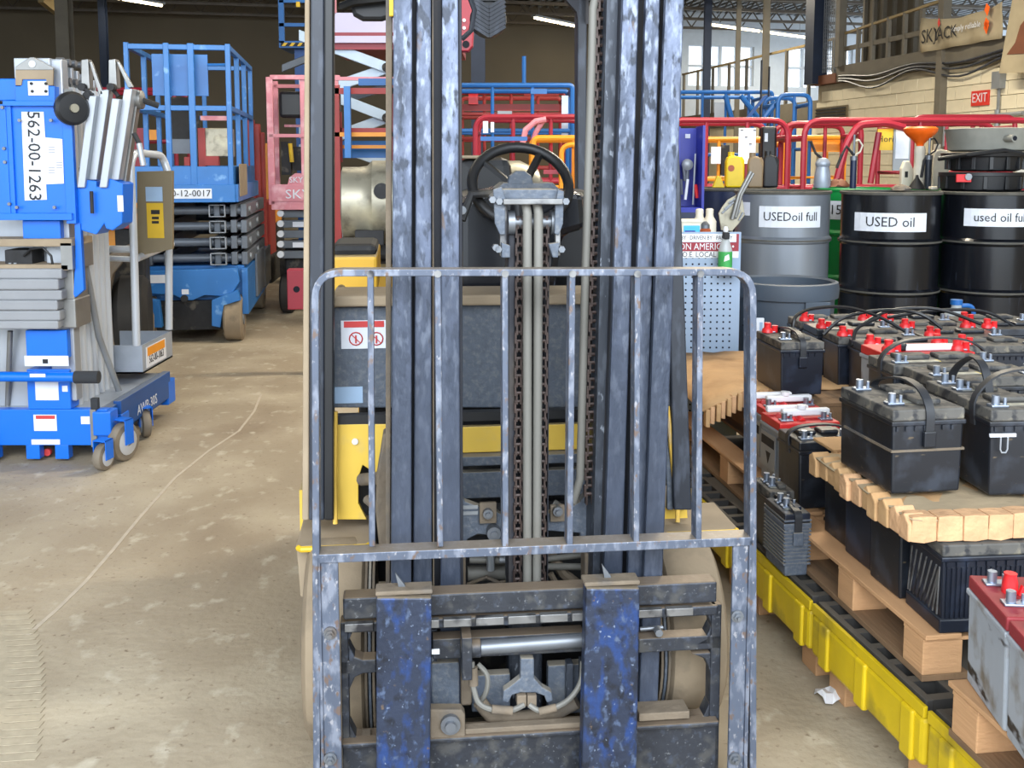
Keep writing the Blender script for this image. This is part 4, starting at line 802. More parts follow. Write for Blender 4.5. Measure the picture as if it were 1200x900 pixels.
def arm(a,b,w,h=13,m='sarm'): f.P('scissor_arm',m,rs,[([(a[0],a[1]-h/2),(b[0],b[1]-h/2),(b[0],b[1]+h/2),(a[0],a[1]+h/2)],w,.06)],bev=.006)
arm((350,41),(456,80),0); arm((350,116),(456,79),.08); arm((350,97),(456,138),0); arm((350,176),(456,137),.08); arm((350,155),(456,192),0); arm((350,232),(456,193),.08); arm((350,214),(456,250),0); arm((350,290),(456,252),.08)
arm((380,60),(330,80),.9,9,'sgrey'); arm((400,118),(460,100),.9,9,'sgrey')
for y in (79,138,193):
    q=f.L(453,y,-.02); MB().cyl((q.x,0,q.z),(q.x,-.03,q.z),.05,14).ob('pivot_pin','gear',rs)
q=f.L(414,178,-.01); text('0-33-3',.10,'lgrey',rs,(q.x,-.004,q.z),(math.pi/2,math.radians(19),0))
f.R('platform_side','lav',rs,[(385,15,540,38,-.1,.05),(385,42,540,50,-.12,.05)]); f.R('platform_trim','cred',rs,[(385,38,540,42,-.1,.05),(385,50,540,58,-.05,1.2)]); f.R('chassis','gear',rs,[(345,285,540,305,-.1,1.5)],bev=.03)
for x in (.0,.9):
    for y in (.1,1.2): MB().cyl((x,y,.22),(x+.12,y,.22),.22,18).ob('wheel','tyb',rs)
f.R('guard_post','cpink',rs,[(388,-40,393,16,-.1,.04),(530,-40,535,16,-.1,.04)])
# crimson boom elbow at right of mast
f=Fr(-.55,8.6,0); t=f.thing('crimson_boom','crimson boom arm elbow with bolts seen right of the left mast rails','boom'); 
f.P('boom_elbow','cred',t,[([(520,-40),(548,-40),(554,10),(553,26),(548,38),(555,36),(554,54),(549,60),(520,60)],0,.12)],bev=.01)
for x,y in ((544,24),(544,33)): q=f.L(x,y,0); MB().cyl((q.x,0,q.z),(q.x,-.02,q.z),.014,10).ob('bolt','paper',t)
q=f.L(546,52,0); MB().cyl((q.x,.0,q.z),(q.x,-.01,q.z),.03,14).ob('pin_hole','hole',t); f.R('boom_column','gear',t,[(470,60,512,300,.05,.2)]); f.R('boom_base','gear',t,[(478,295,530,360,-.1,.8)])
# far blue platform
f=Fr(-3.4,14.5,0); t=f.thing('far_blue_lift','small blue platform raised high with hazard stripes, left of the forklift','lift')
f.R('platform','bblue',t,[(327,48,372,56,0,.8)]); f.R('guard_post','bblue',t,[(327,0,332,50,0,.05),(364,0,369,50,0,.05)]); f.R('guard_rail','bblue',t,[(327,-1,372,3,0,.05),(327,27,372,31,0,.05)]); f.R('hazard_board','ink',t,[(329,50,372,54,-.02,.01)])
f.P('hazard_stripe','yed',t,[([(x,54),(x+4,54),(x+7,50),(x+3,50)],-.03,.01) for x in (330,339,348,357)]); f.R('lift_mast','awpd',t,[(350,56,357,290,.2,.2)]); f.R('lift_base','gear',t,[(330,285,380,310,.1,.8)]); f.R('yellow_lamp','yed',t,[(347,2,351,8,-.05,.04)])
# ================= rails and baskets behind the forklift cab
f=Fr(-.1,9.6,0); t=basket(f,'boom_basket','blue framed basket with pale panel behind the steering wheel','basket','bblue',f.L(530,100,0).x,f.L(671,100,0).x,0,.8,.7,f.L(600,100,0).z,(1.75,),2,rad=.04)
f.R('pale_panel','galv',t,[(658,112,666,165,.02,.02)]); f.T('blue_antenna','bblue',t,[([(614,100,.4),(614,66,.4)],.02)]); f.R('upper_plate','bblue',t,[(622,104,641,110,-.03,.02)])
f=Fr(0,8.6,0); t=basket(f,'boom_basket','crimson bent tube basket right behind the seat and steering wheel','basket','cred',f.L(557,100,0).x,f.L(690,100,0).x,0,.7,.7,f.L(600,137,0).z,(1.3,),2,rad=.12)
f.T('curved_rail','cpink',t,[([(612,170,-.1),(616,152,-.1),(628,142,-.1),(640,140,-.1)],.025),([(623,170,-.05),(628,155,-.05),(636,142,-.05)],.022)]); f.R('white_tag','paper',t,[(566,142,572,156,-.03,.01),(575,143,579,155,-.03,.01)])
f=Fr(.1,10.6,0); t=basket(f,'boom_basket','dull red flat railed platform behind the blue framed basket','basket','brick',f.L(536,110,0).x,f.L(662,110,0).x,0,.9,.9,f.L(600,109,0).z,(1.95,1.7,1.4),3,rad=.05)
f.R('wide_board','brick',t,[(540,122,656,130,-.03,.02),(614,107,655,113,-.02,.02)]); f.R('red_drum_lamp','redcap',t,[(549,106,560,122,-.1,.08)]); f.R('grey_tag','lgrey',t,[(583,130,600,136,-.05,.02)])
f=Fr(.35,7.9,0); t=basket(f,'boom_basket','orange bent tube basket at right behind the steering wheel','basket','cor',f.L(625,160,0).x,f.L(720,160,0).x,0,.6,.7,f.L(660,162,0).z,(1.25,),1,rad=.05)
f.RT('inner_loop','cor',t,[([(658,230,-.05),(658,172,-.05),(676,168,-.05),(676,230,-.05)],.02)],rad=.08); f.R('blue_board','bblue',t,[(563,160,618,165,.0,.04)]); f.R('red_board','cred',t,[(637,199,662,204,.0,.04)])
f=Fr(-1.0,9.0,0); t=f.thing('red_gate','dull red railing with blue upright between pale arms','railing')
f.R('rail','brick',t,[(388,103,470,110,0,.04),(388,150,470,155,.1,.04),(388,131,400,190,.1,.04)]); f.R('blue_upright','sblue',t,[(404,101,410,185,-.1,.05)]); f.R('orange_rail','cor',t,[(392,155,470,160,.0,.04),(392,170,470,174,.2,.04)]); f.R('pink_rail','cpink',t,[(388,90,470,94,.3,.04)]); f.R('blue_box','bblue',t,[(420,92,470,100,.2,.1),(392,165,470,185,.4,.1)]); f.R('post','brick',t,[(392,100,397,386,.0,.04),(462,100,467,386,.0,.04)])
# ================= RIGHT SIDE: machines behind the drums
def rows(n,*a): pass
f=Fr(1.6,8.4,0); t=basket(f,'boom_basket','crimson round cornered basket with paper sheet behind the oil jugs','basket','cred',f.L(780,140,0).x,f.L(924,140,0).x,0,.7,.75,f.L(800,141,0).z,(1.25,),2,rad=.14)
f.R('paper_sheet','paper',t,[(865,150,886,192,-.05,.006)]); f.R('black_case','black',t,[(893,148,911,190,.05,.1)],bev=.02); f.R('case_label','paper',t,[(896,156,900,166,.045,.004)])
f.R('hanging_cable','chain',t,[(868+k*5,152+k%3*8,871+k*5,153+k%3*8,-.055,.004) for k in range(4)])
f=Fr(2.9,9.02,0); t=basket(f,'boom_basket','crimson basket with orange frame behind the grease gun','basket','cred',f.L(925,140,0).x,f.L(1010,140,0).x,0,.5,.75,f.L(960,145,0).z,(1.2,),1,rad=.1)
f=Fr(3.4,8.2,0); t=basket(f,'boom_basket','long crimson basket behind the orange funnel','basket','cred',f.L(943,140,0).x,f.L(1215,140,0).x,0,.7,.75,f.L(1000,141,0).z,(1.25,),1,rad=.14)
f.RT('slanted_rail','cred',t,[([(980,215,-.1),(992,168,-.1),(1006,146,-.1),(1040,144,-.1),(1060,150,-.1)],.03),([(1020,215,-.05),(1030,155,-.05)],.025)]); 
f.P('yellow_board','yed',t,[([(1029,151),(1050,151),(1050,176),(1029,176)],-.02,.02)]); q=f.L(1038,163,-.03); text('Hori',.07,'ink',t,(q.x,-.023,q.z)); f.R('notice_board','lgrey',t,[(1046,148,1068,200,-.04,.015)]); f.R('notice_paper','paper',t,[(1049,151,1066,186,-.045,.004)])
f=Fr(4.0,9.9,0); t=basket(f,'boom_basket','crimson basket furthest right along the block wall','basket','cred',f.L(1070,140,0).x,f.L(1190,140,0).x,0,.9,.8,f.L(1100,137,0).z,(1.35,),2,rad=.1)
f=Fr(2.2,9.6,0); t=basket(f,'boom_basket','orange basket low behind the yellow and black jugs','basket','cor',f.L(805,160,0).x,f.L(918,160,0).x,0,.6,.8,f.L(850,163,0).z,(1.3,),2,rad=.05); f.R('white_board','paper',t,[(833,172,845,192,-.06,.01)]); f.R('control_box','gear',t,[(845,170,855,205,-.04,.1)])
f=Fr(2.9,10.4,0); t=basket(f,'boom_basket','orange basket behind the silver oil can','basket','cor',f.L(922,160,0).x,f.L(990,160,0).x,0,.6,.8,f.L(950,161,0).z,(1.3,),2,rad=.06); f.R('orange_plate','cor',t,[(951,162,985,178,.1,.02)])
# blue frames further back
f=Fr(2.6,12.5,0); t=basket(f,'platform_frame','bright blue open platform frame in front of the far window','platform','bblue',f.L(796,110,0).x,f.L(905,110,0).x,0,1.0,1.0,f.L(840,108,0).z,(1.95,1.55),3,rad=.04); f.R('grey_plate','lgrey',t,[(837,120,849,140,-.05,.02)])
f.T('diagonal_brace','bblue',t,[([(868,112,-.05),(890,140,-.05)],.03),([(850,112,-.05),(858,140,-.05)],.03)])
f=Fr(3.2,11.1,0); t=basket(f,'platform_frame','blue bent tube frame with twin loops left of the block wall corner','platform','bblue',f.L(912,112,0).x,f.L(950,112,0).x,0,.6,.9,f.L(930,111,0).z,(1.6,),1,rad=.1)
f.RT('side_loop','bblue',t,[([(895,200,.1),(895,138,.1),(912,118,.1)],.03)]); f.P('diagonal_brace','awpd',t,[([(868,146),(872,146),(900,112),(896,112)],.4,.05)])
f=Fr(2.9,11.95,0); t=f.thing('green_uprights','pair of dark green steel uprights behind the blue platform frame','rack'); f.R('upright','vis',t,[(888,70,893,300,0,.06),(897,78,902,300,.05,.06)]); f.R('base_foot','vis',t,[(880,300,910,337,0,.3)])
# ================= drum stands: yellow spill pallets on the floor behind
DRM=[]
def spill(f,x0,x1,y0,y1,z0,z1,label,group=None,cells=7,legs=True):
    t=f.thing('spill_pallet',label,'spill pallet',group)
    m=MB(); m.box(x0,x1,y0,y1,z0,z1-.03); m.ob('sump_body','spill',t,bev=.012)
    for y in (y0+.06,(y0+y1)/2,y1-.08):
        MB().box(x0-.008,x0+.01,y-.025,y+.025,z0-.005,z1-.03).ob('corner_rib','spill',t,bev=.006)
    MB().box(x0,x0+.011,y0,y1,z1-.03,z1-.002).ob('yellow_lip','spill',t,bev=.002)
    MB().box(x0+.02,x1-.02,y0+.02,y1-.02,z1-.034,z1-.029).ob('grate_base','hole',t)
    # open grate built from bars so the square cells are real holes
    for xx in (x0+.012,x0+.088): MB().box(xx,xx+.02,y0+.01,y1-.01,z1-.03,z1+.006).ob('grate_bar','grate',t,bev=.003)
    n=max(2,int((y1-y0-.04)/.075))
    for i in range(n+1):
        y=y0+.012+(y1-y0-.05)*i/n; MB().box(x0+.03,x0+.09,y,y+.026,z1-.03,z1+.005).ob('grate_rib','grate',t)
    MB().box(x0+.106,x1-.015,y0+.015,y1-.015,z1-.03,z1+.004).ob('grate_panel','grate',t,bev=.003)
    return t
DS=Fr(2.0,6.3,0)
spill(Fr(1.75,6.05,0),-.42,.205,-.05,.57,.12,.40,'yellow spill pallet under the grey used oil drum')
spill(Fr(2.55,5.85,0),-.57,.90,-.0,.61,.12,.40,'yellow spill pallet under the black used oil drums')
for x,y,l,w_ in ((1.72,6.05,'wooden runners under the spill pallet of the grey drum',.85),(2.55,5.85,'wooden runners under the spill pallet of the black drums',1.1)):
    f=Fr(x,y,0); t=f.thing('runner_set',l,'pallet')
    for k in range(3): MB().box(-.36+k*.2,-.28+k*.2,.0,.55,0,.118).ob('runner','wood',t)
def drum(x,y,m,label,z=.408,r=.287,ringm='ring'):
    f=Fr(x,y,0,z); t=f.thing('oil_drum',label,'drum'); H=.88
    pr=[(r-.012,0),(r+.006,.004),(r+.006,.016),(r-.004,.022)]
    for zz in (H/3,2*H/3): pr+=[(r-.004,zz-.022),(r+.009,zz-.008),(r+.009,zz+.008),(r-.004,zz+.022)]
    pr+=[(r-.004,H-.03),(r-.004,H-.02)]
    MB().lathe(pr,(0,0,0),40).ob('shell',m,t)
    MB().lathe([(r-.02,H-.014),(r+.004,H-.018),(r+.006,H-.004),(r+.002,H),(r-.008,H),(r-.010,H-.012)],(0,0,0),40).ob('top_chime',ringm,t)
    MB().lathe([(r-.01,H-.016),(r-.012,H-.012)],(0,0,0),40).ob('lid',m,t)
    for zz in (H/3,2*H/3): MB().lathe([(r+.0075,zz-.007),(r+.0105,zz-.004),(r+.0105,zz+.004),(r+.0075,zz+.007)],(0,0,0),40).ob('rib_dust',ringm,t)
    return f,t
def dlabel(f,t,px0,py0,px1,py1,s,size,wx=1,m='paper',r=.288,mp='ink'):
    """paper wrapped on the drum: x centre from the sight line"""
    y=-r; a=f.L(px0,py0,y); b=f.L(px1,py1,y); n=10; mb=MB(); k=len(mb.v)
    th=lambda x:math.asin(max(-.98,min(.98,x/r)))
    a0,a1=th(a.x*.99),th(b.x*.99); zs=(b.z,a.z); rr=r+.0015
    for i in range(n+1):
        q=a0+(a1-a0)*i/n
        for z in (min(zs),max(zs)): mb.v.append(Vector((rr*math.sin(q),-rr*math.cos(q),z)))
    for i in range(n): mb.f.append((i*2,i*2+2,i*2+3,i*2+1))
    o=mb.ob('paper_label',m,t); so=o.modifiers.new('s','SOLIDIFY'); so.thickness=.0008
    if s:
        qm=(a0+a1)/2
        tx=text(s,size,mp,t,(0,0,0),wx=1); me=tx.data; W_=max(v.co.x for v in me.vertices)-min(v.co.x for v in me.vertices)
        for v in me.vertices:
            q=qm+v.co.x*wx/rr; z=(zs[0]+zs[1])/2+v.co.y-(.0); R2=rr+.002+v.co.z
            v.co=Vector((R2*math.sin(q),-R2*math.cos(q),z))
        tx.rotation_euler=(0,0,0); tx.location=(0,0,0); tx.scale=(1,1,1)
g1f,g1=drum(1.66,6.3,'drumg','grey drum with USED oil full label, left of the black drums')
dlabel(g1f,g1,893,242,964,267,'USEDoil full',.074,.92); dlabel(g1f,g1,869,238,884,254,'',0)
k1f,k1=drum(2.27,6.15,'drumk','black drum with USED oil label between grey drum and right black drum')
dlabel(k1f,k1,1012,250,1087,272,'USED oil',.08,.95)
k2f,k2=drum(2.868,6.15,'drumk','black drum with used oil full label at the right edge')
dlabel(k2f,k2,1140,245,1215,266,'used oil full',.072,.9)
f,t=drum(1.50,6.98,'drumn','dark navy drum half hidden behind the grey drum')
gf,g=drum(2.32,6.9,'drumgn','green drum behind the grey and black oil drums',ringm='drumgn'); dlabel(gf,g,962,236,1010,258,'15',.09)
f,t=drum(2.93,6.9,'drumgn','green drum behind the rightmost black drum',ringm='drumgn')
spill(Fr(1.3,6.64,0),-.15,2.1,0,.62,.12,.40,'yellow spill pallet under the navy and green drums at the back')
f=Fr(1.4,6.8,0); t=f.thing('runner_set','wooden runners under the back row of drums','pallet')
for k in range(5): MB().box(-.2+k*.5,-.1+k*.5,-.05,.45,0,.118).ob('runner','wood',t)
# grey bin
f=Fr(1.36,5.05,0); t=f.thing('waste_bin','round grey plastic bin in front of the grey used oil drum','bin')
MB().lathe([(.20,.0),(.205,.02),(.235,.80),(.252,.80),(.256,.84),(.25,.875),(.235,.88),(.225,.87),(.19,.04),(.0,.04)],(0,0,0),36).ob('bin_body','bingrey',t)
MB().box(.03,.15,-.244,-.236,.70,.80).ob('handle_recess','bingrey',t,bev=.01); MB().tube([(.246*math.sin(a*.2),-.246*math.cos(a*.2),.66+.01*math.sin(a*2)) for a in range(-6,7)],.004,6).ob('bin_rope','black',t)
q=f.L(889,386,-.235); MB().box(q.x-.026,q.x+.026,-.236,-.228,q.z-.055,q.z+.055).ob('bin_label','paper',t,bev=.008); MB().box(q.x+.004,q.x+.018,-.239,-.236,q.z-.035,q.z+.035).ob('label_ring','blabel',t)
# pegboard cart
f=Fr(.55,4.78,0); ct_=f.thing('pegboard_cart','pale blue perforated steel cart end with a slogan sticker, right of the mast','cart')
zt3=f.L(860,272,0).z; xa=f.L(770,300,0).x; xb=f.L(868,300,0).x
f.B('side_panel','peg',ct_,[(xa,xb,0,.015,.12,zt3)]); f.B('cart_body','peg',ct_,[(xa,xb,.015,.45,.12,zt3-.05)])
for xx in (xa+.03,xb-.06):
    for yy in (.04,.38): MB().cyl((xx,yy,.06),(xx+.03,yy,.06),.06,14).ob('caster','tyb',ct_)
hm=MB()
for i in range(13):
    for j in range(26):
        x=xb-.045-i*.03; z=zt3-.12-j*.0305
        if x>xa+.02: hm.cyl((x,.001,z),(x,-.002,z),.0048,6)
hm.sm=False; tag(hm.ob('perforation','hole',ct_),kind='stuff')
sx0,sx1=xa,f.L(866,290,0).x-.002
for m_,z0_,z1_ in (('gwhite',f.L(850,274,0).z-.038,f.L(850,274,0).z),('cred',f.L(850,284,0).z-.042,f.L(850,284,0).z),('gwhite',f.L(850,283.5,0).z-.075,f.L(850,284,0).z-.042)):
    MB().box(sx0,sx1,-.003,0,z0_,z1_).ob('sticker_band',m_,ct_)
MB().box(sx1-.012,sx1,-.004,-.003,f.L(850,292,0).z,f.L(850,274,0).z).ob('sticker_edge','cred',ct_)
zz=f.L(850,274,0).z-.019; text('BUILT BY · DRIVEN BY · PAID BY',.026,'ink',ct_,(sx1-.03,-.0035,zz),al='RIGHT',wx=.82)
zz=f.L(850,284,0).z-.021; text('UNION AMERICA  \u2022',.044,'gwhite',ct_,(sx1-.02,-.0035,zz),al='RIGHT',wx=.85)
zz=f.L(850,284,0).z-.058; text('I.U.O.E. LOCAL 150',.036,'ink',ct_,(sx1-.05,-.0035,zz),al='RIGHT',wx=.85)
# things on / at the cart
def top(px,py,w,base=ct_): return f.L(px,py,w)
zc_=zt3-.05
g2=Fr(.85,4.9,0,zc_)
def item(px,D,z,name,label,cat,yaw=0,group=None):
    q=ray(px,200); t_=D/q.y; fr=Fr(q.x*t_,D,yaw,z); return fr,fr.thing(name,label,cat,group)
fr,t=item(811,4.92,zc_,'plastic_tub','white square tub with cyan label on top of the pegboard cart','tub')
MB().box(-.05,.05,0,.1,0,.09).ob('tub','offw',t,bev=.01); MB().box(-.055,.055,-.004,.104,.085,.1).ob('tub_lid','offw',t,bev=.004); MB().box(-.035,.042,-.002,0,.02,.072).ob('tub_label','bcyan',t); MB().box(-.03,.02,-.0035,-.002,.038,.048).ob('label_print','blueb',t)
fr,t=item(829,4.90,zc_,'glass_jar','small amber jar with metal lid beside the white tub on the cart','jar')
MB().lathe([(.02,0),(.028,.006),(.028,.05),(.02,.06)],(0,.03,0),20).ob('jar','brownb',t); MB().lathe([(.022,.058),(.022,.075),(.014,.085),(.006,.092)],(0,.03,0),20).ob('jar_lid','chrome',t)
for px,D,l in ((822,5.07,'left white cleaning bottle behind the amber jar'),(834,5.1,'right white cleaning bottle behind the amber jar')):
    fr,t=item(px,D,zc_,'white_bottle',l,'bottle'); MB().lathe([(.03,0),(.034,.01),(.034,.08),(.02,.105),(.018,.125)],(0,.03,0),20).ob('bottle','offw',t); MB().lathe([(.02,.12),(.02,.14),(.012,.145)],(0,.03,0),14).ob('cap','offw',t)
# scoop hanging off the drum
fr=Fr(1.12,5.35,0,0); t=fr.thing('metal_scoop','fluted silver metal scoop standing upright with long handle by the grey drum','scoop')
pts=[(842,250),(846,243),(853,234),(862,229),(869,231),(871,237),(873,252),(866,262),(858,271),(845,270)]
a=fr.P('scoop_blade','tank',t,[(pts,0,.012)],bev=.003)
fr.T('flute','alu',t,[([(846,250,-.004),(857,240,-.012)],.005),([(849,245,-.004),(860,237,-.012)],.005),([(854,238,-.004),(862,233,-.012)],.005),([(862,256,-.004),(867,246,-.012)],.005),([(866,258,-.004),(871,249,-.012)],.005)])
fr.T('handle','alud',t,[([(858,257,-.015),(866,228,-.02),(880,201,-.02)],.011),([(862,255,-.012),(869,228,-.02),(883,203,-.02)],.008)],10); 
fr.T('support_hook','alud',t,[([(857,262,.02),(857,330,.02),(857,510,.02)],.008)])
# spray bottle hanging in front of the cart
fr,t=item(852,4.72,.954,'spray_bottle','clear spray bottle with green label in front of the pegboard cart','bottle'); 
MB().lathe([(.02,0),(.032,.006),(.032,.10),(.02,.14),(.012,.155)],(0,0,0),20).ob('bottle','clear',t); MB().lathe([(.0328,.02),(.0328,.095)],(0,0,0),20).ob('bottle_label','greenl',t); MB().box(-.014,.014,-.03,.014,.153,.185).ob('trigger_head','gear',t,bev=.005); MB().lathe([(.010,.185),(.013,.195),(.008,.21)],(0,0,0),12).ob('nozzle','gwhite',t)
MB().ext([(-.012,-.034,.05),(.014,-.034,.06),(.010,-.034,.085),(-.008,-.034,.075)],(0,.003,0)).ob('label_print','gwhite',t)
MB().box(f.L(852,310,0).x-.045,f.L(852,310,0).x+.045,-.11,-.0,.945,.953).ob('bottle_shelf','peg',ct_)
# blue tool cabinet with open tools
fr=Fr(1.15,6.2,0,0); t=fr.thing('tool_cabinet','royal blue open tool cabinet with hanging pliers beside the right mast rail','cabinet')
a=fr.L(792,245,0); b=fr.L(826,149,0)
fr.B('back','blueb',t,[(a.x,b.x,.2,.22,a.z,b.z)]); fr.B('side','blueb',t,[(b.x-.015,b.x,-.02,.22,a.z-.02,b.z+.01),(a.x,a.x+.015,-.02,.22,a.z-.02,b.z)]); fr.B('shelf','blueb',t,[(a.x,b.x,0,.22,a.z-.02,a.z+.01)]); fr.B('stand','drumn',t,[(a.x,b.x-.0,.0,.25,0,a.z-.02)])
fr.R('switch_plate','paper',t,[(803,157,809,162,.19,.01)])
fr.T('pliers','chrome',t,[([(803,212,.1),(801,195,.1),(806,190,.1)],.012),([(806,200,.1),(804,230,.1)],.010),([(798,210,.1),(799,228,.1)],.009)]); fr.T('red_handle','redcap',t,[([(815,216,.1),(817,232,.1)],.012)]); fr.T('white_handle','gwhite',t,[([(806,210,.08),(803,234,.08)],.009)]); fr.T('rod','alu',t,[([(815,180,.1),(812,240,.1)],.006)])
q=fr.L(806,193,.08); MB().lathe([(.02,-.02),(.035,-.01),(.035,.01),(.02,.02)],(q.x,.1,q.z),14,'y').ob('clamp_head','lgrey',t)
# ---- containers on drum tops
ZD=.408+.88
def jug(px,D,z,h,w,m,label,grip=True,yaw=0):
    fr,t=item(px,D,z,'oil_jug',label,'jug',yaw)
    d=w*.55; MB().ext([(-w/2,0,0),(w/2,0,0),(w/2,0,h*.62),(w*.28,0,h*.86),(-w*.1,0,h*.90),(-w*.42,0,h*.86),(-w/2,0,h*.7)],(0,d,0)).ob('jug_body',m,t,bev=.012)
    MB().cyl((-w*.2,d/2,h*.86),(-w*.2,d/2,h),.022,14).ob('cap',m,t)
    if grip: MB().tube([(w*.30,d/2,h*.84),(w*.42,d/2,h*.75),(w*.42,d/2,h*.45),(w*.34,d/2,h*.35)],.014,8).ob('handle',m,t)
    return fr,t
fr,t=jug(862,6.95,ZD,.24,.125,'yjug','yellow plastic oil jug standing on the navy drum'); MB().cyl((-.03,0,.13),(-.03,-.002,.13),.022,18).ob('round_label','brownb',t)
jug(886,6.9,ZD,.235,.10,'tan','tan plastic jug between yellow and black jugs'); jug(904,6.94,ZD,.245,.10,'black','tall black plastic jug right of the tan jug')
fr,t=item(843,6.95,ZD,'yellow_wedge','small yellow plastic wedge left of the yellow jug','wedge'); MB().ext([(-.04,0,0),(.04,0,0),(.012,0,.07),(-.012,0,.08)],(0,.05,0)).ob('wedge','yjug',t,bev=.004)
fr,t=item(965,6.85,ZD,'oil_can','dull galvanised oil can with domed top on the green drum','can')
MB().lathe([(.055,0),(.058,.01),(.05,.10),(.042,.14),(.048,.15),(.048,.17),(.03,.195),(.012,.2)],(0,.02,0),24).ob('can_body','galv',t); MB().tube([(.0,.02,.19),(-.05,.02,.23),(-.085,.02,.31)],.009,8).ob('spout','gear',t)
fr,t=item(985,6.82,ZD,'shop_rag','crumpled brown rag on the green drum beside the oil can','rag')
m=MB(); 
def blob(m,c,r,hz,n=10,seed=0):
    rnd=random.Random(seed); rows_=[(r,0),(r*.95,hz*.3),(r*.7,hz*.75),(r*.3,hz),(r*.05,hz*1.02)]
    b0=len(m.v); m.lathe(rows_,c,n)
    for i in range(b0,len(m.v)): m.v[i]+=Vector((rnd.uniform(-1,1)*r*.18,rnd.uniform(-1,1)*r*.18,rnd.uniform(-.0,1)*hz*.25))
    return m
blob(m,(0,.03,0),.07,.05,12,3).ob('cloth','rustb',t)
fr,t=item(1072,6.62,ZD,'shop_rag','folded brown rag on the black drum below the white funnel bottle','rag') if 0 else item(1056,6.3,ZD,'shop_rag','crumpled grey pink rag on the middle black drum','rag'); blob(MB(),(0,-.0,0),.055,.03,12,5).ob('cloth','dustst',t)
def grease(px,D,label,m,h,lever):
    fr,t=item(px,D,ZD,'grease_gun',label,'grease gun'); MB().cyl((0,0,0),(0,0,h*.52),.021,16).ob('barrel',m,t); MB().cyl((0,0,h*.52),(0,0,h*.6),.024,12).ob('head','chrome',t); MB().cyl((0,0,h*.6),(0,0,h),.008,8).ob('coupler','chrome',t)
    MB().tube([(0,0,h*.62),(-.05,0,h*.78),(-.08,0,h*.62),(-.11,0,h*.38)] if lever<0 else [(0,0,h*.62),(-.03,0,h*.5),(-.045,0,h*.2)],.010,8).ob('lever_handle','gear',t); MB().tube([(0,0,h*.6),(.04,0,h*.68),(.055,0,h*.8),(.03,0,h*.9),(.0,0,h*.88)],.006,8).ob('hose','offw' if lever<0 else 'black',t)
grease(1000,6.75,'grease gun with navy barrel standing on the green drum left of the funnel','drumn',.35,-1); grease(1088,6.68,'dark green grease gun right of the orange funnel','vis',.36,1)
fr,t=item(1077,6.72,ZD,'oil_bottle','tall offwhite bottle holding the orange funnel','bottle'); MB().lathe([(.03,0),(.036,.01),(.036,.13),(.03,.17),(.034,.19),(.036,.25),(.03,.275)],(0,0,0),20).ob('bottle','offw',t)
fr,t=item(1077,6.72,ZD+.26,'funnel','bright orange plastic funnel stuck in the tall offwhite bottle','funnel'); MB().lathe([(.018,0),(.026,.03),(.04,.045),(.085,.085),(.105,.11),(.107,.128),(.09,.14),(.06,.13),(.02,.05)],(0,0,0),30).ob('cone','orange',t)
fr,t=item(1075,6.58,ZD,'funnel','small black upturned funnel in front of the offwhite bottle','funnel'); MB().lathe([(.055,0),(.05,.012),(.012,.07),(.007,.09)],(0,0,0),20).ob('cone','black',t)
fr,t=item(1064,6.85,ZD,'oil_bottle','offwhite handled bottle behind the tall funnel bottle','bottle'); MB().ext([(-.04,0,0),(.04,0,0),(.04,0,.12),(.01,0,.18),(-.02,0,.18),(-.04,0,.13)],(0,.05,0)).ob('bottle','offw',t,bev=.008); MB().box(-.02,.0,-.003,0,.07,.11).ob('label_print','gear',t)
jug(1103,6.8,ZD,.29,.11,'offw','offwhite jug between the dark grease gun and the drain pans'); jug(1200,6.7,ZD,.25,.1,'offw','offwhite jug at the right edge behind the drain pans')
fr,t=item(1104,6.4,ZD,'cable_clip','small grey cable clip lying on middle black drum near the pans','clip'); MB().box(-.07,-.02,-.02,.03,0,.02).ob('clip','offw',t,bev=.005)
def pan(px,D,z,r,h,m,label,ribs=12,prof=None):
    fr,t=item(px,D,z,'drain_pan',label,'drain pan'); MB().lathe(prof or [(r*.92,0),(r*.97,.01),(r,h*.8),(r*1.03,h*.82),(r*1.03,h),(r*.9,h*.98)],(0,0,0),36).ob('pan_body',m,t)
    for i in range(ribs):
        a=2*math.pi*i/ribs+.2; MB().box(-.012,.012,-.008,.010,h*.1,h*.8).ob('rib',m,t,bev=.003).matrix_local=Matrix.Translation((r*math.sin(a),-r*math.cos(a),0))@Matrix.Rotation(a,4,'Z')
    return fr,t
fr,t=pan(1150,6.25,ZD,.235,.11,'black','thick black drain pan directly on the right black drum'); MB().box(-.235,-.15,-.235+.03,-.19,.055,.10).ob('red_box_label','redcap',t); 
q=(-.17,-.2,.075); MB().cyl((-.17,-.205,.085),(-.17,-.215,.085),.02,14).ob('grey_cap','lgrey',t)
fr,t=pan(1153,6.28,ZD+.115,.215,.115,'black','black drain pan with handle in the middle of the pan stack',14,[(.17,0),(.2,.01),(.215,.085),(.245,.09),(.25,.11),(.235,.115)]); MB().tube([(-.3,-.05,.075),(-.2,-.21,.10),(0,-.25,.125),(.15,-.2,.10)],.013,8).ob('pan_handle','black',t)
fr,t=pan(1156,6.30,ZD+.235,.24,.135,'pan','dusty grey pan on top of the pan stack',0,[(.20,0),(.225,.01),(.245,.125),(.25,.135),(.22,.14),(.0,.13)]); MB().cyl((.0,-.23,.075),(.02,-.29,.075),.022,14).ob('drain_spout','pan',t); MB().cyl((.022,-.291,.075),(.023,-.294,.075),.014,14).ob('spout_hole','hole',t)
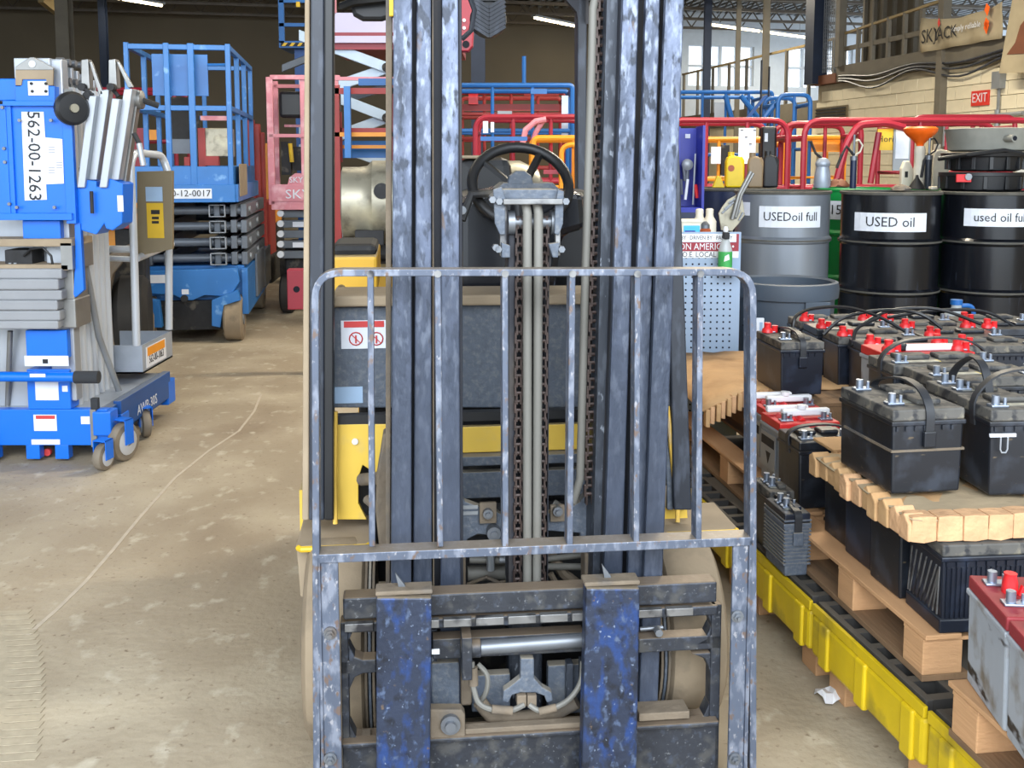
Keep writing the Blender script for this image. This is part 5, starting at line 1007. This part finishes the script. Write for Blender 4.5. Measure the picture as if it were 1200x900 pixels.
# ================= PALLETS, SPILL DECKS AND BATTERIES (right foreground)
SP=Fr(*fix(.925,2.3,.24),9.6)
def sub(F0,x,y,z=0,dyaw=0):
    g=F0.o+F0.x*x+F0.y*y; return Fr(g.x,g.y,math.degrees(F0.a)+dyaw,z)
nm=['nearest yellow spill pallet, only its corner showing under the bottom right pallet','yellow spill pallet with eight open black cells, beside the white paper scrap','yellow spill pallet under the gap between the two wooden pallets','yellow spill pallet behind the forklift backrest upright','yellow spill pallet furthest back beside the forklift step']
for i,y in enumerate((-.57,0,.57,1.14,1.71)):
    spill(sub(SP,0,y),0,1.15,0,.555,.09,.238,nm[i])
    t=sub(SP,0,y).thing('runner_set',['short wooden runners under the nearest spill pallet','short wooden runners under the spill pallet beside the paper scrap','wooden runners under the third spill pallet from the front','wooden runners under the spill pallet behind the backrest upright','wooden runners under the furthest spill pallet'][i],'pallet')
    for x in (.035,.5,.95):
        for yy in (.02,.42): MB().box(x,x+.10,yy,yy+.09,0,.089).ob('runner_block','wood',t,bev=.003)
def pallet(f,Wd,Ln,label,nx=7,z0=.245):
    t=f.thing('wooden_pallet',label,'pallet'); 
    xs=[0,(Wd-.1)/2,Wd-.1]
    for x in xs:
        MB().box(x,x+.12,0,Ln,z0,z0+.016).ob('bottom_board','woodd',t,bev=.002)
        for y in (0,(Ln-.1)/2,Ln-.1): MB().box(x,x+.10,y,y+.09,z0+.016,z0+.098).ob('block','wood',t,bev=.003)
    step=(Wd-.09)/(nx-1)
    for y in (0,(Ln-.1)/2,Ln-.1): MB().box(0,Wd,y,y+.09,z0+.098,z0+.106).ob('cross_board','wood',t)
    for i in range(nx): MB().box(i*step,i*step+.09,-.01,Ln+.01,z0+.106,z0+.118).ob('deck_board','woodd' if i%3 else 'wood',t,bev=.002)
    return t
PZ=.364
PA=Fr(*fix(.925,2.16,.36),8); PA0=sub(PA,0,-.98)
pallet(PA0,1.0,.98,'wooden pallet in the bottom right corner carrying the grey batteries')
PB=Fr(*fix(.957,2.38,.36),8); pallet(PB,1.0,.80,'wooden pallet carrying the ribbed black battery and crumpled paper')
PC=Fr(*fix(.885,3.21,.36),8); pallet(PC,1.15,1.30,'wooden pallet with bare deck boards behind the backrest')
CR=sub(PC,.22,.50,PZ); t=CR.thing('wooden_crate','low wooden crate hidden under the rear black batteries','crate')
for z in (0,.11):
    MB().box(0,1.2,0,.02,z,z+.095).ob('slat','woodd',t); MB().box(0,.02,.02,.85,z,z+.095).ob('slat','woodd',t); MB().box(1.18,1.2,.02,.85,z,z+.095).ob('slat','woodd',t)
MB().box(0,1.2,0,.87,.207,.219).ob('crate_top','woodd',t); MB().box(.02,1.18,.02,.85,.0,.02).ob('crate_floor','woodd',t)
CZ=PZ+.22
def batt(f,wx,dy,h,label,case='batt',lid='batt',post='lead',cap=None,strap=None,style='',clip=False,group=None,vents=True,term=True,name='car_battery'):
    t=f.thing(name,label,'battery',group)
    hb=h-.035
    m=MB(); m.ext([(0.004,0,0),(wx-.004,0,0),(wx,0,hb),(0,0,hb)],(0,dy,0)); c=m.ob('case',case,t,bev=.006)
    MB().box(-.004,wx+.004,-.004,dy+.004,hb-.006,hb+.006).ob('case_ledge',case,t,bev=.003)
    l=MB().box(-.001,wx+.001,-.001,dy+.001,hb+.006,h).ob('lid',lid,t,bev=.004)
    long_x=wx>=dy
    # notches under the ledge
    nb=max(3,int(wx/.025))
    for i in range(nb): MB().box(.008+i*(wx-.02)/nb,.014+i*(wx-.02)/nb,-.005,-.001,hb-.018,hb-.006).ob('rib',case,t)
    if style=='ribs':
        n=int(wx/.012)
        for i in range(n): MB().box(.01+i*.012,.016+i*.012,-.004,.002,.035,hb-.02).ob('rib',case,t)
        for i in range(9):
            y0=.0+i*.022; a=max(0,y0-.0); 
            MB().bar((-.003,min(dy-.01,.012+i*.019),.04),(-.003,max(.008,min(dy-.01,-.05+i*.024)),hb-.02),.003,.003).ob('diagonal_rib','worn',t)
        MB().box(-.004,wx+.004,-.006,dy,0,.034).ob('foot',case,t,bev=.004)
    if style=='hribs':
        for i in range(13): MB().box(-.003,wx+.003,-.003,dy+.003,.035+i*.011,.040+i*.011).ob('rib',case,t)
    if style=='stripe':
        MB().box(-.003,wx+.002,-.003,dy*.9,h*.5,h*.5+.006).ob('stain_line','dustst',t)
    # terminals
    if long_x: P2=[(.035,.035),(wx-.035,.035)]; V=[(wx*.30,dy*.62),(wx*.68,dy*.62)]; vs=(wx*.15,dy*.17)
    else: P2=[(.035,dy-.045),(.035,.06)] ; V=[(wx*.62,dy*.28),(wx*.62,dy*.70)]; vs=(wx*.17,dy*.14)
    for i,(x,y) in enumerate(P2 if term else []):
        MB().box(x-.022,x+.022,y-.014,y+.014,h,h+.006).ob('terminal_base',post,t,bev=.002)
        MB().cyl((x-.006,y,h),(x-.006,y,h+.028),.0095,14).ob('terminal_post',post,t); MB().cyl((x+.018,y,h),(x+.018,y,h+.022),.0045,10).ob('stud',post,t)
        if cap and (i==0 or cap=='both'):
            k=MB(); k.lathe([(.022,0),(.02,.012),(.013,.02),(.013,.032),(.015,.034),(.012,.038)],(x-.008,y-.002,h+.001),16); k.ob('terminal_cap','redcap',t); MB().lathe([(.012,0),(.011,.022),(.013,.026)],(x+.022,y-.002,h+.001),12).ob('terminal_cap','redcap',t)
    if vents:
        for x,y in V: MB().box(x-vs[0],x+vs[0],y-vs[1],y+vs[1],h,h+.014).ob('vent_cap',lid,t,bev=.005)
        if style!='plain': MB().box(wx*.2,wx*.5,dy*.25,dy*.40,h-.0005,h+.001).ob('foil_label','metalc',t)
    if strap:
        hh=strap
        if long_x: pts=[(0,dy*.5,hb-.02),(-.008,dy*.5,h+.01),(wx*.15,dy*.5,h+hh*.8),(wx*.5,dy*.5,h+hh),(wx*.85,dy*.5,h+hh*.8),(wx+.008,dy*.5,h+.01),(wx,dy*.5,hb-.02)]
        else: pts=[(wx*.5,-.004,hb-.04),(wx*.5,-.008,h+.0),(wx*.5,dy*.12,h+hh*.75),(wx*.5,dy*.4,h+hh),(wx*.5,dy*.8,h+hh*.6),(wx*.5,dy+.008,h+.01),(wx*.5,dy,hb-.02)]
        pp=arc(pts,.08,3); mb=MB(); wv=Vector((0,.011,0)) if long_x else Vector((.011,0,0)); b=0; n=len(pp); th=.0025
        for i,p in enumerate(pp):
            tt=(pp[min(i+1,n-1)]-pp[max(0,i-1)]).normalized(); nn=tt.cross(wv.normalized())*th
            mb.v+=[p-wv-nn,p+wv-nn,p+wv+nn,p-wv+nn]
        for i in range(n-1):
            for k in range(4): k2=(k+1)%4; mb.f.append((i*4+k,i*4+k2,i*4+4+k2,i*4+4+k))
        mb.f.append((0,1,2,3)); q=(n-1)*4; mb.f.append((q+3,q+2,q+1,q)); mb.sm=True; mb.ob('strap','strap',t)
        if not long_x: MB().box(wx*.5-.016,wx*.5+.016,-.012,-.002,hb-.06,hb-.02).ob('strap_anchor',case,t,bev=.003)
    return t
def at(px,D,z,yaw): return Fr(*fix((px-600)/F*D,D,z),yaw,z)
def FX(X,D,yaw,z): return Fr(*fix(X,D,z),yaw,z)
# lower layer on pallet B
batt(at(1101,2.385,PZ,5),.36,.165,.212,'large ribbed black battery at the front corner under the crumpled paper',style='ribs',case='battn',lid='battd',vents=False,term=False)
batt(at(1052,2.565,PZ,8),.30,.155,.215,'lower black battery with white clip just behind the ribbed battery',case='batt',lid='battd',vents=False,term=False)
batt(at(1019,2.735,PZ,8),.30,.155,.215,'lower black battery second behind the ribbed battery',case='battn',lid='batt',vents=False,term=False)
batt(at(991,2.905,PZ,8),.30,.15,.215,'lower black battery at the back of the row under paper lumps',case='batt',lid='battd',vents=False,term=False)
# pallet C lower
batt(at(935,3.23,PZ,8),.20,.17,.218,'black battery with bent strap on the front corner of the rear pallet',case='batt',lid='batt',strap=.035)
def redg(px,D,label):
    f=at(px,D,PZ,8); t=batt(f,.21,.165,.228,label,case='battg',lid='redlid',vents=False)
    MB().box(-.0065,-.004,.02,.15,.05,.175).ob('side_label','lgrey',t); MB().box(-.0075,-.0065,.03,.14,.13,.16).ob('label_band','gear',t)
    MB().ext([(-.0075,.06,.11),(-.0075,.10,.11),(-.0075,.08,.07)],(.001,0,0)).ob('warning_triangle','ink',t)
    for k in range(3): MB().ext([(.02+k*.03,.03,.228),(.045+k*.03,.03,.228),(.032+k*.03,.03,.242)],(0,.07,0)).ob('lid_fin','redcap',t,bev=.002)
    MB().box(.03,.20,.05,.075,.238,.262).ob('white_cap_bar','gwhite',t,bev=.006); MB().cyl((.10,.06,.262),(.10,.06,.275),.016,12).ob('bar_knob','gwhite',t); MB().box(.0,.15,.11,.135,.238,.26).ob('white_cap_bar','gwhite',t,bev=.006)
redg(912,3.42,'grey battery with red lid and white bar, behind the strapped black battery'); redg(894,3.62,'grey battery with red lid nearest the backrest upright')
# on the spill deck
batt(at(918,3.0,.245,8),.078,.15,.19,'small grey blue finely ribbed battery standing on the yellow spill pallet',style='hribs',case='slate',lid='battn',strap=.012)
batt(at(901,3.17,.245,8),.078,.15,.20,'small black battery behind the finely ribbed one on the spill pallet',case='batt',lid='battd')
# crumpled paper under the upper layer
def paper(f,Wd,Ln,z0,z1,label,nf,nl,lump=.5,fm='cardl'):
    t=f.thing('paper_sheet',label,'paper'); rnd=random.Random(int(Wd*1000)+nf)
    m=MB(); nx_,ny_=16,12; b=0
    for j in range(ny_+1):
        for i in range(nx_+1):
            m.v.append(Vector((Wd*i/nx_,Ln*j/ny_,z1-f.o.z-.004+rnd.uniform(-1,0)*.010)))
    for j in range(ny_):
        for i in range(nx_): q=j*(nx_+1)+i; m.f.append((q,q+1,q+nx_+2,q+nx_+1))
    o=m.ob('top_sheet','cardt' if fm=='cardl' else 'card',t); s_=o.modifiers.new('s','SOLIDIFY'); s_.thickness=.004; o.data.shade_smooth()
    h=z1-z0
    for i in range(nf):
        x=Wd*i/nf; w=Wd/nf; k=rnd.uniform(-.006,.006)
        MB().ext([(x,rnd.uniform(-.003,.002),0),(x+w*.5,-.002,rnd.uniform(-.004,0)),(x+w,rnd.uniform(-.003,.002),0),(x+w-.001,0,h-.003),(x+w*.5,.002,h-rnd.uniform(0,.003)),(x+.001,0,h-.002)],(0,.05,0)).ob('paper_fold',fm,t,bev=.0015).location=(0,-.004+k,0)
    for i in range(nl):
        y=Ln*i/nl; w=Ln/nl; k=rnd.uniform(-.012,.006); dz=rnd.uniform(-.012,.0)*lump
        MB().ext([(0,y,dz),(0,y+w*.9,dz),(0,y+w*.95,h*.8),(0,y+w*.5,h+.002),(0,y+w*.05,h*.7)],(.05,0,0)).ob('paper_fold','cardl' if rnd.random()<.7 else 'card',t,bev=.004).location=(k,0,0)
    MB().box(.05,Wd,.046,Ln,0,h-.012).ob('paper_core','card',t)
    return t
U=.645
f=at(1068,2.37,PZ+.216,8); paper(f,.75,.56,f.o.z,U-.004,'thick crumpled brown packing paper under the front upper batteries',12,11)
paper(Fr(1.0,3.42,8,PZ+.23),.40,.20,0,.03,'brown paper strip behind the red lidded batteries',5,4,fm='card') if 0 else None
t=FX(.945,3.02,8,.40).thing('paper_sheet','brown corrugated paper hanging beside the strapped black battery','paper')
fp=FX(.945,3.02,8,.40)
for i in range(9):
    x=.0+i*.018; MB().ext([(x,0,.06+i*-.006),(x+.016,0,.055+i*-.006),(x+.017,0,.20),(x+.008,0,.212),(x,0,.20)],(0,.03,0)).ob('paper_fold','cardl' if i%2 else 'card',t,bev=.003).location=(0,.006*(i%2),0)
MB().box(0,.2,.01,.15,.205,.215).ob('top_sheet','card',t,bev=.003)
f=FX(.72,3.86,8,CZ-.0); 
t=f.thing('paper_sheet','sagging brown cardboard with corrugated edge under the rear batteries, behind the backrest','paper')
m=MB(); 
for j in range(9):
    for i in range(13):
        x=.62*i/12; y=.78*j/8; m.v.append(Vector((x,y,.010-.075*max(0,(.16-x)/.16)*(1-.6*j/8)+random.uniform(-.005,.005)+.0*(i%2))))
for j in range(8):
    for i in range(12): q=j*13+i; m.f.append((q,q+1,q+14,q+13))
o=m.ob('top_sheet','card',t); s_=o.modifiers.new('s','SOLIDIFY'); s_.thickness=.008; s_.offset=1; o.data.shade_smooth()
for i in range(16):
    x=.01+i*.021; z=.006-.075*max(0,(.16-x)/.16)
    MB().ext([(x,0,z-.06),(x+.017,0,z-.064),(x+.018,0,z+.006),(x,0,z+.006)],(0,.03,0)).ob('paper_fold','cardl' if i%2 else 'card',t,bev=.003).location=(0,.008*(i%2)-.01,0)
# upper front batteries
def clipw(t,m): pass
batt(at(1043,2.51,U,9),.19,.27,.212,'big scuffed black battery with strap handle on the front edge of the brown paper',case='batt',lid='battd',strap=.055,style='stripe')
batt(at(1122,2.66,U,6),.15,.18,.215,'black battery with long arched strap right of the big scuffed battery',case='batt',lid='battd',strap=.09)
b3=batt(at(1157,2.50,U,4),.30,.165,.215,'black battery with white wire clip at the right edge of the upper layer',case='batt',lid='battd',strap=.09)
MB().box(-.006,.06,-.010,-.005,.150,.158).ob('white_clip','paper',b3); MB().tube([(.02,-.012,.15),(.02,-.012,.12),(.024,-.012,.112),(.034,-.012,.112),(.038,-.012,.12),(.038,-.012,.15)],.002,6).ob('wire_clip','alu',b3)
fs=FX(1.26,2.93,6,PZ); t=fs.thing('wooden_crate','wooden crate buried under the dusty topped batteries','crate'); MB().box(0,.65,.02,.58,0,.278).ob('crate_body','woodd',t,bev=.004)
U2=PZ+.28
batt(FX(1.17,2.87,6,U2),.34,.17,.215,'broad dusty topped battery behind the arched strap battery',case='batt',lid='battd')
batt(FX(1.13,3.05,6,U2),.34,.17,.215,'second dusty topped battery, further back under the strap arches',case='batt',lid='battd',strap=.07)
t=batt(FX(1.17,3.235,6,U2),.30,.17,.215,'battery with red lid and white cover behind the dusty tops',case='battg',lid='redlid',vents=False,cap='both'); MB().box(.08,.26,.03,.06,.215,.235).ob('white_cap_bar','gwhite',t,bev=.006); MB().box(.04,.09,.03,.07,.215,.24).ob('black_cap','black',t,bev=.006)
batt(FX(1.525,2.87,6,U2),.34,.17,.215,'dusty topped battery at the right edge behind the clip battery',case='batt',lid='battd')
# rear black batteries
batt(at(914,3.79,CZ+.012,6),.165,.27,.2,'lone black battery with grey blue strap at the left front of the rear group',case='battn',lid='battd',strap=.035,cap='one')
k=0
lab=['front row of the rear group','second row of the rear group','third row of the rear group','last row of the rear group']
pos=[(3.78,[1.30,1.64,1.98]),(3.97,[1.26,1.60,1.94]),(4.16,[1.235,1.575,1.91]),(4.35,[1.22,1.56,1.90])]
side=['left black red capped battery in the ','middle black red capped battery in the ','right black red capped battery in the ']
for r,(D,xs) in enumerate(pos):
    for c,x in enumerate(xs): 
        if x+.1>.5*D+.05: continue
        batt(FX(x,D,3,CZ),.325,.168,.2,side[c]+lab[r],case='battn',lid='battd' if (r+c)%2 else 'batt',cap='one' if (r+c)%3 else 'both',style='plain',strap=None)
# straps and cables over the rear group
f=Fr(1.3,3.9,0,CZ+.2); t=f.thing('battery_cables','black cables looping over the rear red capped batteries','cable')
for p in ([(928,395,0),(930,372,.0),(945,362,.1),(990,358,.1),(1030,370,.0),(1060,388,0)],[(965,392,.1),(985,372,.1),(1030,362,.1),(1080,366,.0),(1104,385,0)],[(1010,380,.1),(1040,362,.2),(1100,360,.2),(1150,380,.1)],[(1000,405,-.05),(1001,385,0),(1030,372,0)],[(1040,372,.3),(1100,362,.3),(1160,364,.3),(1196,388,.3)]):
    MB().tube([f.L(*q) for q in arc([f.L(*q) for q in p],.1)] if 0 else arc([f.L(*q) for q in p],.12,4),.007,6).ob('cable_loop','black',t)
# clear jug with blue handle
f=at(1118,4.60,CZ,0); t=f.thing('water_jug','clear plastic jug with blue cap and handle in front of the black drums','jug'); MB().lathe([(.06,0),(.07,.01),(.07,.13),(.055,.19),(.022,.225),(.022,.24)],(0,0,0),24).ob('jug_body','clear',t); MB().cyl((0,0,.24),(0,0,.262),.026,16).ob('cap','bblue',t); MB().tube(arc([(.02,0,.235),(.075,0,.235),(.085,0,.14),(.06,0,.13)],.03),.010,8).ob('handle','bblue',t)
# grey batteries bottom right
def greyb(f,label):
    t=batt(f,.19,.203,.232,label,case='battw',lid='drklid',vents=False)
    MB().lathe([(.016,0),(.015,.02),(.012,.035),(.013,.04)],(.05,.12,.232),16).ob('vent_plug','redcap',t)
    for k in range(3): MB().ext([(.06+k*.022,.10-k*.02,.232),(.078+k*.022,.10-k*.02,.232),(.068+k*.022,.10-k*.02,.254)],(0,.012,0)).ob('lid_fin','redcap',t,bev=.002)
    MB().box(.10,.145,.10,.14,.236,.262).ob('white_terminal','gwhite',t,bev=.005); MB().cyl((.12,.12,.262),(.12,.12,.285),.009,8).ob('stud','lead',t)
greyb(FX(.940,1.968,-5,PZ),'stained pale grey battery with crimson lid, rear of the pair at bottom right')
greyb(sub(FX(.940,1.968,-5,PZ),0,-.215,PZ),'stained pale grey battery with crimson lid, cut by the bottom right corner')
# paper scrap
f=FX(.86,2.78,20,0); t=f.thing('paper_scrap','crumpled white paper scrap on the floor beside the yellow spill pallet','litter'); m=MB(); rnd=random.Random(3)
for j in range(4):
    for i in range(4): m.v.append(Vector((i*.02-.03+rnd.uniform(-.006,.006),j*.022-.03+rnd.uniform(-.006,.006),.003+rnd.uniform(0,.025))))
for j in range(3):
    for i in range(3): q=j*4+i; m.f.append((q,q+1,q+5,q+4))
o=m.ob('crumpled_paper','gwhite',t); s_=o.modifiers.new('s','SOLIDIFY'); s_.thickness=.0015

# ---------------- groups of alike things
GR=dict(battery='car batteries on the pallets',basket='tube baskets of parked boom lifts',drum='oil drums on spill pallets',jug='oil jugs on the drums',pallet='wooden pallets and runners',lamp='ceiling tube lights',column='building columns')
GR['spill pallet']='yellow spill pallets'; GR['grease gun']='grease guns on the drums'; GR['drain pan']='stacked drain pans'; GR['paper']='packing paper between battery layers'; GR['bottle']='small bottles'; GR['funnel']='funnels on the drums'
for o in list(C.objects):
    if o.parent is None and o.get('category') in GR: o['group']=GR[o['category']]
